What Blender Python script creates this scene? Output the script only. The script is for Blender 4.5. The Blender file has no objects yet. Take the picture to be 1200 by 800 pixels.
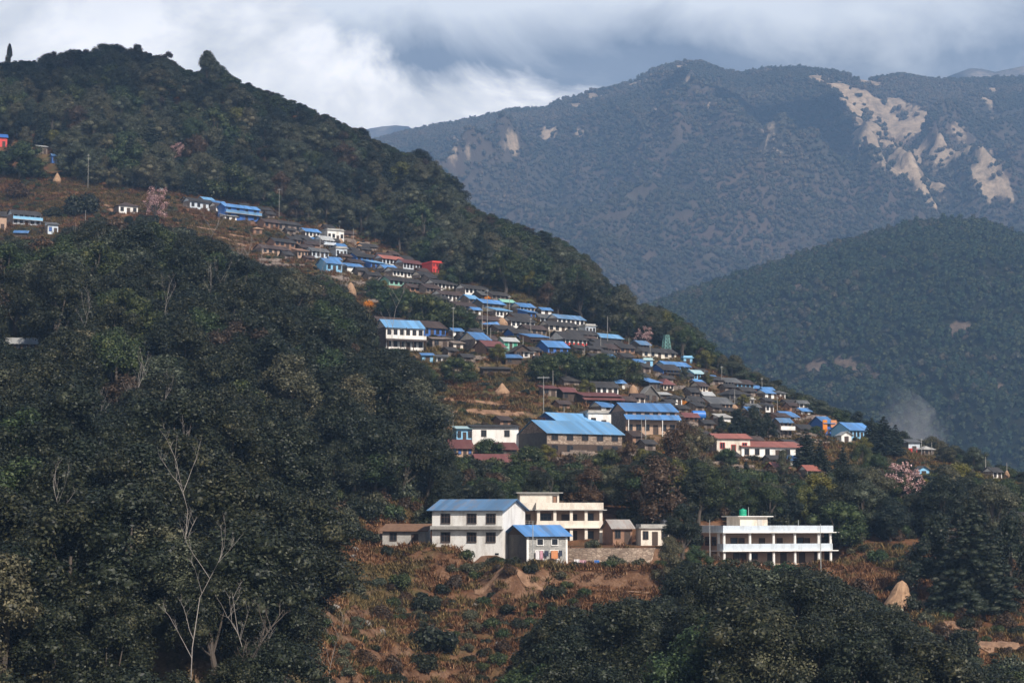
import bpy, math, random
import numpy as np
from math import sin, cos, tan, pi, radians as R, atan2, sqrt
random.seed(7); RNG = np.random.default_rng(7)
SC = bpy.context.scene
COL = SC.collection
F = 2400.0; HZ = 610.0
PITCH = math.atan((HZ - 400) / F)
cp, sp_ = cos(PITCH), sin(PITCH)

# ------------------------------------------------------------------ camera
cam = bpy.data.objects.new('camera', bpy.data.cameras.new('camera'))
COL.objects.link(cam); SC.camera = cam
cam.data.sensor_width = 36; cam.data.lens = 36 * F / 1200
cam.data.clip_start = 1; cam.data.clip_end = 40000
cam.rotation_euler = (pi / 2 + PITCH, 0, 0)

def ray(px, py):                       # direction with y = 1
    a, b = (px - 600) / F, (400 - py) / F
    y, z = cp - b * sp_, sp_ + b * cp
    return a / y, z / y
def proj(x, y, z):                     # world -> photo coordinates
    d = y * cp + z * sp_
    v = -y * sp_ + z * cp
    return 600 + F * x / d, 400 - F * v / d

# ------------------------------------------------------------------ noise
_P = np.random.default_rng(3).random((256, 256))
def vnoise(x, y):
    x = np.asarray(x, float); y = np.asarray(y, float)
    xi = np.floor(x).astype(int); yi = np.floor(y).astype(int)
    fx = x - xi; fy = y - yi
    fx = fx * fx * (3 - 2 * fx); fy = fy * fy * (3 - 2 * fy)
    a = _P[xi & 255, yi & 255]; b = _P[(xi + 1) & 255, yi & 255]
    c = _P[xi & 255, (yi + 1) & 255]; d = _P[(xi + 1) & 255, (yi + 1) & 255]
    return (a * (1 - fx) + b * fx) * (1 - fy) + (c * (1 - fx) + d * fx) * fy
def fbm(x, y, n=5, g=.5):
    s = 0; a = 1; t = 0
    for i in range(n):
        s = s + a * (vnoise(x * 2**i + 17.3 * i, y * 2**i - 9.1 * i) - .5) * 2; t += a; a *= g
    return s / t
def ridged(x, y, n=5, g=.55):
    s = 0; a = 1; t = 0
    for i in range(n):
        s = s + a * (1 - np.abs(2 * vnoise(x * 2**i + 31.7 * i, y * 2**i + 5.3 * i) - 1)); t += a; a *= g
    return s / t
def sstep(a, b, x):
    t = np.clip((x - a) / (b - a), 0, 1); return t * t * (3 - 2 * t)
def line(pts):
    xs = [p[0] for p in pts]; ys = [p[1] for p in pts]
    return lambda x: np.interp(x, xs, ys)
def inpoly(px, py, poly):
    px = np.asarray(px, float); py = np.asarray(py, float)
    r = np.zeros(np.broadcast(px, py).shape, bool); n = len(poly)
    for i in range(n):
        x1, y1 = poly[i]; x2, y2 = poly[(i + 1) % n]
        if y1 == y2: continue
        r ^= ((y1 > py) != (y2 > py)) & (px < (x2 - x1) * (py - y1) / (y2 - y1) + x1)
    return r

# ------------------------------------------------------------------ terrain of the village hill
COLS = {
 0:   [(800,190),(700,225),(600,262),(450,345),(330,450),(285,585),(240,650),(180,720),(105,850)],
 150: [(800,185),(700,222),(600,258),(450,350),(330,455),(270,620),(230,670),(160,750),(92,860)],
 300: [(800,190),(700,225),(600,262),(480,350),(370,450),(310,590),(270,650),(235,700),(135,840)],
 430: [(800,250),(700,285),(640,308),(560,345),(470,405),(400,500),(345,590),(290,680),(190,820)],
 500: [(800,262),(700,290),(645,308),(600,335),(540,400),(450,465),(400,515),(350,590),(305,680),(232,800)],
 600: [(800,265),(700,290),(665,303),(640,311),(590,345),(520,410),(450,468),(400,515),(345,600),(312,760)],
 700: [(800,262),(690,290),(662,302),(640,314),(600,340),(540,395),(470,465),(420,520),(380,590),(345,700)],
 800: [(850,215),(800,240),(690,296),(655,318),(610,348),(560,390),(520,430),(480,480),(445,550),(418,620)],
 900: [(850,200),(800,222),(720,280),(664,334),(610,366),(560,405),(520,455),(490,520),(468,590)],
 1000:[(850,205),(800,228),(730,278),(668,330),(620,358),(570,400),(530,465),(503,540)],
 1100:[(850,225),(800,250),(750,275),(700,297),(660,322),(620,360),(578,425),(542,510)],
 1200:[(850,245),(800,262),(760,278),(700,302),(640,340),(600,395),(566,475)],
}
cpx = []
for px, pts in COLS.items():
    for k, (py, D) in enumerate(pts):
        a, b = ray(px, py); cpx.append((a * D, D, b * D))
    a, b = ray(px, pts[-1][0]); D = pts[-1][1]; z = b * D
    cpx.append((a * (D + 90), D + 90, z - 45)); cpx.append((a * (D + 320), D + 320, z - 190))
    a, b = ray(px, pts[0][0]); D = pts[0][1]; z = b * D
    cpx.append((a * (D - 70), D - 70, z - 22))
for px, lst in ((-350, COLS[0]), (1550, [(850,255),(780,275),(700,310),(650,345),(610,420)])):
    for py, D in lst:
        a, b = ray(px, py); cpx.append((a * D, D, b * D + (6 if px < 0 else 0)))
    a, b = ray(px, lst[-1][0]); D = lst[-1][1]
    cpx.append((a * (D + 100), D + 100, b * D - 50)); cpx.append((a * (D + 320), D + 320, b * D - 190))
CP = np.array(cpx)
def _tps(r2): return np.where(r2 > 0, r2 * np.log(np.maximum(r2, 1e-9)) * .5, 0)
_n = len(CP); S = 400.0
_X = CP[:, :2] / S
_K = _tps(((_X[:, None] - _X[None]) ** 2).sum(2)) + np.eye(_n) * 2e-4
_A = np.zeros((_n + 3, _n + 3)); _A[:_n, :_n] = _K; _A[:_n, _n] = 1; _A[:_n, _n+1:] = _X; _A[_n, :_n] = 1; _A[_n+1:, :_n] = _X.T
_W = np.linalg.solve(_A, np.r_[CP[:, 2], 0, 0, 0])
def base_h(x, y):
    x = np.asarray(x, float); y = np.asarray(y, float); sh = np.broadcast(x, y).shape
    X = np.stack([np.broadcast_to(x, sh).ravel(), np.broadcast_to(y, sh).ravel()], 1) / S
    out = np.empty(len(X))
    for i in range(0, len(X), 40000):
        q = X[i:i+40000]
        out[i:i+40000] = _tps(((q[:, None] - _X[None]) ** 2).sum(2)) @ _W[:_n] + _W[_n] + q @ _W[_n+1:]
    return out.reshape(sh)

# regions of the slope, as photo outlines laid on the ground
VILLAGE_TOP = line([(-300,150),(0,165),(60,190),(110,222),(200,228),(300,240),(340,262),(400,268),(440,285),(520,318),(560,340),(620,352),(700,385),(740,402),(800,425),(840,440),(880,452),(950,480),(1060,520),(1200,556),(1600,620)])
VILLAGE_LOW = line([(-300,300),(0,300),(200,300),(300,345),(400,385),(440,430),(500,480),(520,545),(640,548),(720,545),(800,545),(830,562),(960,566),(1060,560),(1200,590),(1600,640)])
CLEAR = [(378,612),(440,600),(520,622),(700,625),(790,628),(800,645),(985,655),(1000,640),(1110,640),(1120,690),(1230,700),(1230,800),(1150,775),(1060,720),(1000,690),(860,680),(790,700),(790,760),(760,830),(400,830),(362,860),(366,770),(370,690)]
def terrace_mask(px, py):
    m = sstep(-6, 10, py - VILLAGE_TOP(px)) * sstep(-6, 10, VILLAGE_LOW(px) - py) * (.35 + .65 * sstep(120, 420, px))
    m2 = sstep(630, 650, py) * sstep(360, 400, px)
    return np.maximum(m, m2 * .75)
def terrain0(x, y):
    z = base_h(x, y)
    px, py = proj(x, y, z)
    z = z + fbm(x / 45, y / 45, 4) * 2.2
    up = sstep(0, 45, VILLAGE_TOP(px) - py) * sstep(500, 600, y); z = z + (ridged(x / 90 + 4, y / 150, 4) - .55) * 11 * up
    m = terrace_mask(px, py)
    q = z + fbm(x / 30 + 9, y / 60, 3) * 1.6
    st = 2.4
    f = q / st; fl = np.floor(f); fr = f - fl
    zt = st * (fl + sstep(.62, .95, fr)) + (z - q)
    zt = zt + .35 * (z - zt)
    z = z * (1 - m) + zt * m
    return z + fbm(x / 5, y / 5, 3) * .22
PADS = []                              # (x, y, z, yaw, half length, half width, blend)
def terrain(x, y):
    x = np.asarray(x, float); y = np.asarray(y, float)
    z = terrain0(x, y)
    if PADS:
        sw = 0; sz = 0; mx = 0
        for (cx, cy, cz, ya, hl, hw, bl) in PADS:
            dx, dy = x - cx, y - cy
            u = np.abs(dx * cos(ya) + dy * sin(ya)) - hl; v = np.abs(-dx * sin(ya) + dy * cos(ya)) - hw
            d = np.sqrt(np.maximum(u, 0) ** 2 + np.maximum(v, 0) ** 2)
            w = 1 - sstep(0, bl, d)
            w2 = w ** 3; sw = sw + w2; sz = sz + w2 * cz; mx = np.maximum(mx, w)
        sw_ = np.maximum(sw, 1e-9)
        z = np.where(mx > 0, z * (1 - mx) + sz / sw_ * mx, z)
    return z
def hit(px, py, fn=terrain0, d0=150, d1=1000):
    a, b = ray(px, py); d = np.arange(d0, d1, 1.0)
    g = fn(a * d, d) - b * d
    k = np.nonzero(g > 0)[0]
    if len(k) == 0:
        k = [int(np.argmax(g))]
    k = max(1, int(k[0])); g0, g1 = g[k-1], g[k]
    t = 0 if g1 == g0 else min(1, max(0, -g0 / (g1 - g0)))
    D = d[k-1] + t
    return a * D, D, b * D

# ------------------------------------------------------------------ tagging and meshes
def tag(o, label=None, cat=None, group=None, kind=None):
    if label: o['label'] = label
    if cat: o['category'] = cat
    if group: o['group'] = group
    if kind: o['kind'] = kind
    return o
def empty(name, loc, rz=0, s=1):
    o = bpy.data.objects.new(name, None); COL.objects.link(o)
    o.location = loc; o.rotation_euler = (0, 0, rz); o.scale = (s, s, s) if not isinstance(s, tuple) else s
    o.empty_display_size = .5
    return o
class MB:
    def __init__(s): s.v = []; s.f = []
    def poly(s, pts):
        n = len(s.v); s.v += [tuple(p) for p in pts]; s.f.append(tuple(range(n, n + len(pts)))); return s
    def box(s, x0, x1, y0, y1, z0, z1):
        n = len(s.v)
        s.v += [(x0,y0,z0),(x1,y0,z0),(x1,y1,z0),(x0,y1,z0),(x0,y0,z1),(x1,y0,z1),(x1,y1,z1),(x0,y1,z1)]
        s.f += [(n,n+3,n+2,n+1),(n+4,n+5,n+6,n+7),(n,n+1,n+5,n+4),(n+1,n+2,n+6,n+5),(n+2,n+3,n+7,n+6),(n+3,n,n+4,n+7)]
        return s
    def prism(s, pts, off):           # closed outline extruded by a vector
        n = len(s.v); k = len(pts)
        s.v += [tuple(p) for p in pts] + [(p[0]+off[0], p[1]+off[1], p[2]+off[2]) for p in pts]
        s.f.append(tuple(range(n + k - 1, n - 1, -1))); s.f.append(tuple(range(n + k, n + 2 * k)))
        for i in range(k):
            j = (i + 1) % k; s.f.append((n+i, n+j, n+k+j, n+k+i))
        return s
    def tube(s, pts, rad, seg=6):
        pts = [np.array(p, float) for p in pts]; n0 = len(s.v)
        for i, p in enumerate(pts):
            d = pts[min(i+1, len(pts)-1)] - pts[max(i-1, 0)]; d /= (np.linalg.norm(d) + 1e-9)
            a = np.cross(d, (0.13, .97, .2)); a /= np.linalg.norm(a); b = np.cross(d, a)
            r = rad[i] if isinstance(rad, (list, tuple)) else rad
            for k in range(seg):
                t = 2 * pi * k / seg; s.v.append(tuple(p + r * (a * cos(t) + b * sin(t))))
        for i in range(len(pts) - 1):
            for k in range(seg):
                k2 = (k + 1) % seg; o = n0 + i * seg
                s.f.append((o+k, o+k2, o+seg+k2, o+seg+k))
        s.f.append(tuple(range(n0 + seg - 1, n0 - 1, -1))); e = n0 + (len(pts)-1) * seg; s.f.append(tuple(range(e, e + seg)))
        return s
    def lathe(s, prof, seg=14, jit=0, rnd=None):
        n0 = len(s.v); rnd = rnd or random
        for (r, z) in prof:
            for k in range(seg):
                t = 2 * pi * k / seg; rr = r * (1 + jit * (rnd.random() - .5)); s.v.append((rr * cos(t), rr * sin(t), z + jit * .3 * (rnd.random() - .5)))
        for i in range(len(prof) - 1):
            for k in range(seg):
                k2 = (k + 1) % seg; o = n0 + i * seg
                s.f.append((o+k, o+k2, o+seg+k2, o+seg+k))
        s.f.append(tuple(range(n0 + seg - 1, n0 - 1, -1))); e = n0 + (len(prof)-1) * seg; s.f.append(tuple(range(e, e + seg)))
        return s
    def data(s, name, mat, smooth=False):
        me = bpy.data.meshes.new(name); me.from_pydata(s.v, [], s.f); me.materials.append(mat)
        if smooth: me.polygons.foreach_set('use_smooth', [True] * len(me.polygons))
        me.update(); return me
    def build(s, name, mat, parent=None, smooth=False):
        o = bpy.data.objects.new(name, s.data(name, mat, smooth)); COL.objects.link(o)
        if parent is not None: o.parent = parent
        return o

# ------------------------------------------------------------------ materials
def newmat(name):
    m = bpy.data.materials.new(name); m.use_nodes = True
    nt = m.node_tree; b = nt.nodes['Principled BSDF']; return m, nt, b
def ramp(nt, fac, stops):
    r = nt.nodes.new('ShaderNodeValToRGB'); e = r.color_ramp.elements
    while len(e) < len(stops): e.new(.5)
    for i, (p, c) in enumerate(stops): e[i].position = p; e[i].color = (*c, 1)
    nt.links.new(fac, r.inputs[0]); return r.outputs[0]
def noise(nt, scale, detail=6, rough=.6, coord='Object', vec=None, dist=0):
    n = nt.nodes.new('ShaderNodeTexNoise'); n.inputs['Scale'].default_value = scale; n.inputs['Detail'].default_value = detail
    n.inputs['Roughness'].default_value = rough; n.inputs['Distortion'].default_value = dist
    if vec is None:
        tc = nt.nodes.new('ShaderNodeTexCoord'); vec = tc.outputs[coord]
    nt.links.new(vec, n.inputs['Vector']); return n.outputs[0]
def math_(nt, op, a, b=None, clamp=False):
    n = nt.nodes.new('ShaderNodeMath'); n.operation = op; n.use_clamp = clamp
    for i, v in enumerate((a, b)):
        if v is None: continue
        if isinstance(v, (int, float)): n.inputs[i].default_value = v
        else: nt.links.new(v, n.inputs[i])
    return n.outputs[0]
def mix(nt, fac, a, b, mode='MIX'):
    n = nt.nodes.new('ShaderNodeMix'); n.data_type = 'RGBA'; n.blend_type = mode
    for i, v in ((0, fac), (6, a), (7, b)):
        if isinstance(v, tuple): n.inputs[i].default_value = (*v, 1)
        elif isinstance(v, (int, float)): n.inputs[i].default_value = v
        else: nt.links.new(v, n.inputs[i])
    return n.outputs[2]
def bump(nt, b, h, dist=.05, st=.5):
    n = nt.nodes.new('ShaderNodeBump'); n.inputs['Distance'].default_value = dist; n.inputs['Strength'].default_value = st
    nt.links.new(h, n.inputs['Height']); nt.links.new(n.outputs[0], b.inputs['Normal'])
def stained(name, c, c2, amt=.5, scale=.8, rough=.8, stretch=None, bd=.02, thr=(.42, .68), obj_var=0):
    m, nt, b = newmat(name)
    tc = nt.nodes.new('ShaderNodeTexCoord'); vec = tc.outputs['Object']
    if stretch:
        mp = nt.nodes.new('ShaderNodeMapping'); mp.inputs['Scale'].default_value = stretch
        nt.links.new(vec, mp.inputs[0]); vec = mp.outputs[0]
    n1 = noise(nt, scale, 8, .65, vec=vec)
    f = ramp(nt, n1, [(thr[0], (0, 0, 0)), (thr[1], (amt,) * 3)])
    col = mix(nt, f, c, c2)
    n2 = noise(nt, scale * 9, 4, .6)
    g = ramp(nt, n2, [(.3, (.82,) * 3), (.7, (1.08,) * 3)])
    col = mix(nt, 1.0, col, g, 'MULTIPLY')
    if obj_var:
        oi = nt.nodes.new('ShaderNodeObjectInfo')
        g2 = ramp(nt, oi.outputs['Random'], [(0, (1 - obj_var,) * 3), (1, (1 + obj_var,) * 3)])
        col = mix(nt, 1.0, col, g2, 'MULTIPLY')
    nt.links.new(col, b.inputs['Base Color']); b.inputs['Roughness'].default_value = rough
    bump(nt, b, n2, bd)
    return m
def roofmat(name, c, c2, rough=.55, amt=.6, wave=True, var=.12):
    m, nt, b = newmat(name)
    tc = nt.nodes.new('ShaderNodeTexCoord'); mp = nt.nodes.new('ShaderNodeMapping'); mp.inputs['Scale'].default_value = (1.0, .25, .25)
    nt.links.new(tc.outputs['Object'], mp.inputs[0])
    n1 = noise(nt, 1.1, 8, .7, vec=mp.outputs[0])
    col = mix(nt, ramp(nt, n1, [(.5, (0, 0, 0)), (.72, (amt,) * 3)]), c, c2)
    # sheets of slightly different fading
    sx = nt.nodes.new('ShaderNodeSeparateXYZ'); nt.links.new(tc.outputs['Object'], sx.inputs[0])
    wn = nt.nodes.new('ShaderNodeTexWhiteNoise'); wn.noise_dimensions = '1D'
    nt.links.new(math_(nt, 'FLOOR', math_(nt, 'MULTIPLY', sx.outputs[0], 1.1)), wn.inputs['W'])
    g = ramp(nt, wn.outputs['Value'], [(0, (1 - var,) * 3), (1, (1 + var,) * 3)])
    col = mix(nt, 1.0, col, g, 'MULTIPLY')
    oi = nt.nodes.new('ShaderNodeObjectInfo')
    col = mix(nt, 1.0, col, ramp(nt, oi.outputs['Random'], [(0, (.78,) * 3), (1, (1.12,) * 3)]), 'MULTIPLY')
    nt.links.new(col, b.inputs['Base Color']); b.inputs['Roughness'].default_value = rough
    w = math_(nt, 'SINE', math_(nt, 'MULTIPLY', sx.outputs[0], 42.0))
    bump(nt, b, w, .02, .6)
    return m
def stonemat(name, a, c, mortar, scale=3.0):
    m, nt, b = newmat(name)
    tc = nt.nodes.new('ShaderNodeTexCoord'); mp = nt.nodes.new('ShaderNodeMapping'); mp.inputs['Scale'].default_value = (1, 1, 1.8)
    nt.links.new(tc.outputs['Object'], mp.inputs[0])
    v = nt.nodes.new('ShaderNodeTexVoronoi'); v.inputs['Scale'].default_value = scale; nt.links.new(mp.outputs[0], v.inputs['Vector'])
    sx = nt.nodes.new('ShaderNodeSeparateXYZ'); nt.links.new(v.outputs['Color'], sx.inputs[0])
    col = ramp(nt, sx.outputs[0], [(0, a), (1, c)])
    v2 = nt.nodes.new('ShaderNodeTexVoronoi'); v2.feature = 'DISTANCE_TO_EDGE'; v2.inputs['Scale'].default_value = scale; nt.links.new(mp.outputs[0], v2.inputs['Vector'])
    col = mix(nt, ramp(nt, v2.outputs['Distance'], [(.02, (1, 1, 1)), (.07, (0, 0, 0))]), col, mortar)
    n2 = noise(nt, .6, 6); col = mix(nt, 1.0, col, ramp(nt, n2, [(.3, (.7,) * 3), (.7, (1.15,) * 3)]), 'MULTIPLY')
    nt.links.new(col, b.inputs['Base Color']); b.inputs['Roughness'].default_value = .9
    bump(nt, b, v2.outputs['Distance'], .12, .7)
    return m
def leafmat(name, stops, tint=((.75, .8, .8), (1.25, 1.1, .85)), rough=.5, spec=.22):
    m, nt, b = newmat(name)
    g = nt.nodes.new('ShaderNodeNewGeometry'); oi = nt.nodes.new('ShaderNodeObjectInfo')
    col = ramp(nt, g.outputs['Random Per Island'], stops)
    col = mix(nt, 1.0, col, ramp(nt, oi.outputs['Random'], [(0, tint[0]), (1, tint[1])]), 'MULTIPLY')
    nt.links.new(col, b.inputs['Base Color']); b.inputs['Roughness'].default_value = rough
    b.inputs['Specular IOR Level'].default_value = spec
    return m
M = {}
M['blue'] = roofmat('blue_sheet', (.095, .245, .52), (.20, .22, .26), .55, .8, var=.2)
M['blue2'] = roofmat('faded_blue_sheet', (.15, .34, .58), (.26, .33, .38), .55, .8, var=.18)
M['blue3'] = roofmat('grey_blue_sheet', (.11, .22, .38), (.25, .19, .15), .6, .8, var=.2)
M['slate'] = roofmat('dark_slate', (.036, .032, .031), (.085, .07, .062), .8, .8, var=.2)
M['brown'] = roofmat('brown_sheet', (.06, .038, .032), (.11, .075, .06), .75, .8, var=.2)
M['maroon'] = roofmat('maroon_sheet', (.16, .055, .05), (.22, .12, .10), .6, .6)
M['red'] = roofmat('red_sheet', (.34, .115, .085), (.34, .15, .11), .6, .5)
M['grey'] = roofmat('grey_sheet', (.10, .10, .10), (.28, .26, .24), .6, .7)
M['pale'] = roofmat('pale_sheet', (.42, .42, .41), (.30, .27, .24), .5, .7)
M['rust'] = roofmat('rusty_sheet', (.36, .33, .30), (.26, .13, .09), .65, .9)
M['thatch'] = stained('thatch', (.22, .12, .07), (.12, .06, .035), .8, 1.4, .95)
M['white'] = stained('whitewash', (.84, .81, .765), (.42, .36, .30), .7, .9, .85, stretch=(1, 1, .3), thr=(.46, .74))
M['cream'] = stained('cream_plaster', (.75, .67, .57), (.36, .28, .21), .7, .8, .85, stretch=(1, 1, .3), thr=(.46, .74))
M['peach'] = stained('peach_plaster', (.46, .31, .22), (.35, .22, .15), .4, .7, .85)
M['pwhite'] = stained('blue_white_paint', (.58, .64, .70), (.33, .33, .32), .75, .9, .7, stretch=(1, 1, .3), thr=(.47, .74))
M['lblue'] = stained('light_blue_paint', (.22, .50, .74), (.30, .42, .50), .4, .9, .7)
M['dblue'] = stained('deep_blue_paint', (.035, .13, .42), (.06, .12, .26), .4, .9, .7)
M['grn'] = stained('green_paint', (.25, .50, .40), (.2, .3, .26), .4, .9, .7)
M['redp'] = stained('bright_red_paint', (.62, .045, .035), (.45, .06, .04), .3, .9, .6)
M['concrete'] = stained('weathered_concrete', (.42, .40, .37), (.20, .185, .165), .7, .7, .9)
M['dconc'] = stained('dark_render', (.13, .12, .11), (.07, .06, .055), .8, .9, .9)
M['stone'] = stonemat('stone_masonry', (.16, .12, .10), (.34, .26, .21), (.12, .10, .085), 2.6)
M['pstone'] = stonemat('pale_stone_blocks', (.22, .155, .115), (.42, .32, .245), (.16, .115, .085), 1.7)
M['block'] = stonemat('grey_block', (.30, .29, .27), (.42, .40, .37), (.26, .25, .23), 2.2)
M['mud'] = stained('mud_plaster', (.30, .17, .11), (.18, .10, .07), .7, .8, .95)
M['wood'] = stained('dark_wood', (.055, .035, .025), (.10, .06, .04), .6, 1.5, .8)
M['pane'] = stained('window_glass', (.018, .02, .024), (.22, .21, .20), .8, .55, .25, bd=0, thr=(.55, .62))
M['wframe'] = stained('pale_frame', (.50, .48, .45), (.3, .28, .25), .4, 1.5, .7)
M['dframe'] = stained('dark_frame', (.07, .045, .035), (.05, .03, .03), .4, 1.5, .7)
M['metal'] = stained('galvanised_metal', (.40, .41, .40), (.25, .23, .21), .5, .8, .55)
M['pole'] = stained('pole_concrete', (.34, .32, .29), (.2, .18, .16), .5, 1.0, .8)
M['gtank'] = stained('green_plastic', (.01, .36, .20), (.01, .28, .16), .4, 1.0, .4)
M['btank'] = stained('black_plastic', (.03, .03, .035), (.05, .05, .05), .4, 1.0, .4)
M['tealmetal'] = stained('teal_paint', (.20, .42, .38), (.2, .3, .28), .5, 1.0, .6)
M['straw'] = stained('straw', (.42, .26, .155), (.27, .155, .09), .7, 1.6, .95, stretch=(1, 1, .4), bd=.15)
M['orange'] = stained('orange_bloom', (.70, .20, .02), (.5, .25, .04), .6, 2.0, .9)
M['rock'] = stained('pale_rock', (.28, .25, .22), (.12, .10, .085), .8, .8, .9, bd=.1)
M['bark'] = stained('bark', (.09, .07, .055), (.05, .04, .032), .7, 2.0, .9)
M['palebark'] = stained('pale_bark', (.34, .30, .27), (.2, .17, .15), .7, 2.0, .9)
M['tarp'] = stained('blue_tarp', (.03, .17, .55), (.05, .2, .5), .4, 1.2, .45)
M['ltarp'] = stained('pale_tarp', (.35, .52, .55), (.5, .55, .55), .6, 1.2, .5)
M['cloth_o'] = stained('orange_cloth', (.60, .24, .10), (.5, .25, .15), .4, 1.2, .9)
M['cloth_w'] = stained('white_cloth', (.7, .68, .68), (.6, .5, .52), .4, 1.2, .9)
M['cloth_p'] = stained('pink_cloth', (.55, .30, .36), (.5, .3, .3), .4, 1.2, .9)
M['cloth_d'] = stained('dark_cloth', (.03, .04, .07), (.05, .05, .07), .4, 1.2, .9)

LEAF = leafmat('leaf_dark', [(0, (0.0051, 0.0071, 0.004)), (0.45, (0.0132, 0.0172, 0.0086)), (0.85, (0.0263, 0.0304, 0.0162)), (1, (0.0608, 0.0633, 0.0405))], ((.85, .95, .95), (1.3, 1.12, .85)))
LEAF2 = leafmat('leaf_grey', [(0, (0.0217, 0.0238, 0.0152)), (0.5, (0.0488, 0.0542, 0.0325)), (0.9, (0.0922, 0.0956, 0.063)), (1, (0.1628, 0.1628, 0.1193))], ((.85, .95, .9), (1.35, 1.1, .9)))
LEAF3 = leafmat('leaf_green', [(0, (0.0106, 0.0172, 0.0079)), (0.5, (0.0264, 0.0409, 0.0172)), (0.9, (0.0561, 0.0726, 0.0297)), (1, (0.1122, 0.1254, 0.066))], ((.85, 1, .85), (1.3, 1.1, .8)))
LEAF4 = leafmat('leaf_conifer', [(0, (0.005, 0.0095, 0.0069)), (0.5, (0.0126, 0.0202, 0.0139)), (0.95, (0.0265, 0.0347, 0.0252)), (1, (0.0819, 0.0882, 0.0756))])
LEAFY = leafmat('leaf_yellow', [(0, (0.0375, 0.0413, 0.009)), (0.5, (0.09, 0.09, 0.0225)), (1, (0.165, 0.1575, 0.045))])
LEAFB = leafmat('leaf_brown', [(0, (0.0245, 0.0154, 0.0098)), (0.5, (0.0525, 0.0322, 0.0196)), (1, (0.098, 0.063, 0.042))])
LEAFP = leafmat('blossom', [(0, (.20, .10, .09)), (.5, (.42, .25, .23)), (1, (.62, .44, .42))], ((.95, .95, .95), (1.05, 1, 1)), .8, .1)
LEAFO = leafmat('orange_flower', [(0, (.25, .09, .01)), (.5, (.60, .20, .02)), (1, (.75, .32, .04))], ((.95, .95, .95), (1.05, 1, 1)), .8, .1)
# ------------------------------------------------------------------ plants
def np_mesh(name, V, Fq, mat, extra=None):
    """V n x 3; Fq m x 4 quads; extra: list of (verts, tris) joined in"""
    vs = [V]; loops = [Fq.ravel()]; sizes = [np.full(len(Fq), 4)]
    off = len(V)
    for (v, t) in (extra or []):
        vs.append(v); loops.append((t + off).ravel()); sizes.append(np.full(len(t), t.shape[1])); off += len(v)
    V = np.concatenate(vs); L = np.concatenate(loops); sz = np.concatenate(sizes)
    me = bpy.data.meshes.new(name)
    me.vertices.add(len(V)); me.vertices.foreach_set('co', V.astype(np.float32).ravel())
    me.loops.add(len(L)); me.loops.foreach_set('vertex_index', L.astype(np.int32))
    me.polygons.add(len(sz)); me.polygons.foreach_set('loop_start', np.concatenate([[0], np.cumsum(sz)[:-1]]).astype(np.int32))
    me.polygons.foreach_set('loop_total', sz.astype(np.int32))
    me.update(calc_edges=True); me.validate(); me.materials.append(mat)
    return me
def ico(sub=1):
    t = (1 + 5 ** .5) / 2
    v = np.array([(-1,t,0),(1,t,0),(-1,-t,0),(1,-t,0),(0,-1,t),(0,1,t),(0,-1,-t),(0,1,-t),(t,0,-1),(t,0,1),(-t,0,-1),(-t,0,1)], float)
    f = np.array([(0,11,5),(0,5,1),(0,1,7),(0,7,10),(0,10,11),(1,5,9),(5,11,4),(11,10,2),(10,7,6),(7,1,8),(3,9,4),(3,4,2),(3,2,6),(3,6,8),(3,8,9),(4,9,5),(2,4,11),(6,2,10),(8,6,7),(9,8,1)])
    for _ in range(sub):
        vl = list(map(tuple, v)); cache = {}; nf = []
        def mid(a, b):
            k = (min(a, b), max(a, b))
            if k not in cache: cache[k] = len(vl); vl.append(tuple((np.array(vl[a]) + np.array(vl[b])) / 2))
            return cache[k]
        for a, b, c in f:
            ab, bc, ca = mid(a, b), mid(b, c), mid(c, a); nf += [(a,ab,ca),(b,bc,ab),(c,ca,bc),(ab,bc,ca)]
        v = np.array(vl); f = np.array(nf)
    return v / np.linalg.norm(v, axis=1)[:, None], f
ICO0, ICO1 = ico(0), ico(1)
def leaves(rng, clumps, n, ls, up=.35, flat=1.0, jitter=.9, aspect=.6, rlo=.68, rhi=1.16):
    """leaf quads spread over the outside of clumps (x, y, z, r)"""
    C = np.array(clumps, float)
    area = C[:, 3] ** 2; cnt = np.maximum(3, (n * area / area.sum())).astype(int)
    idx = np.repeat(np.arange(len(C)), cnt); N = len(idx)
    d = rng.normal(size=(N, 3)); d[:, 2] += up; d /= np.linalg.norm(d, axis=1)[:, None]
    r = C[idx, 3] * (rlo + (rhi - rlo) * rng.random(N))
    p = C[idx, :3] + d * r[:, None] * np.array([1, 1, flat])
    nr = d + rng.normal(size=(N, 3)) * jitter * .6 + np.array([0, 0, .35]); nr /= np.linalg.norm(nr, axis=1)[:, None]
    a = np.cross(nr, rng.normal(size=(N, 3))); a /= np.linalg.norm(a, axis=1)[:, None]; b = np.cross(nr, a)
    s = ls * (.6 + .8 * rng.random(N))[:, None]
    V = np.stack([p + a * s, p + b * s * aspect, p - a * s, p - b * s * aspect], 1).reshape(-1, 3)
    Fq = np.arange(N * 4).reshape(-1, 4)
    return V, Fq
def cores(rng, clumps, k=.78, flat=1.0, base=ICO0):
    out = []
    for (x, y, z, r) in clumps:
        v = base[0] * (r * k) * (1 + .25 * (rng.random((len(base[0]), 1)) - .5)) * np.array([1, 1, flat]) + np.array([x, y, z])
        out.append((v, base[1]))
    return out
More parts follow.
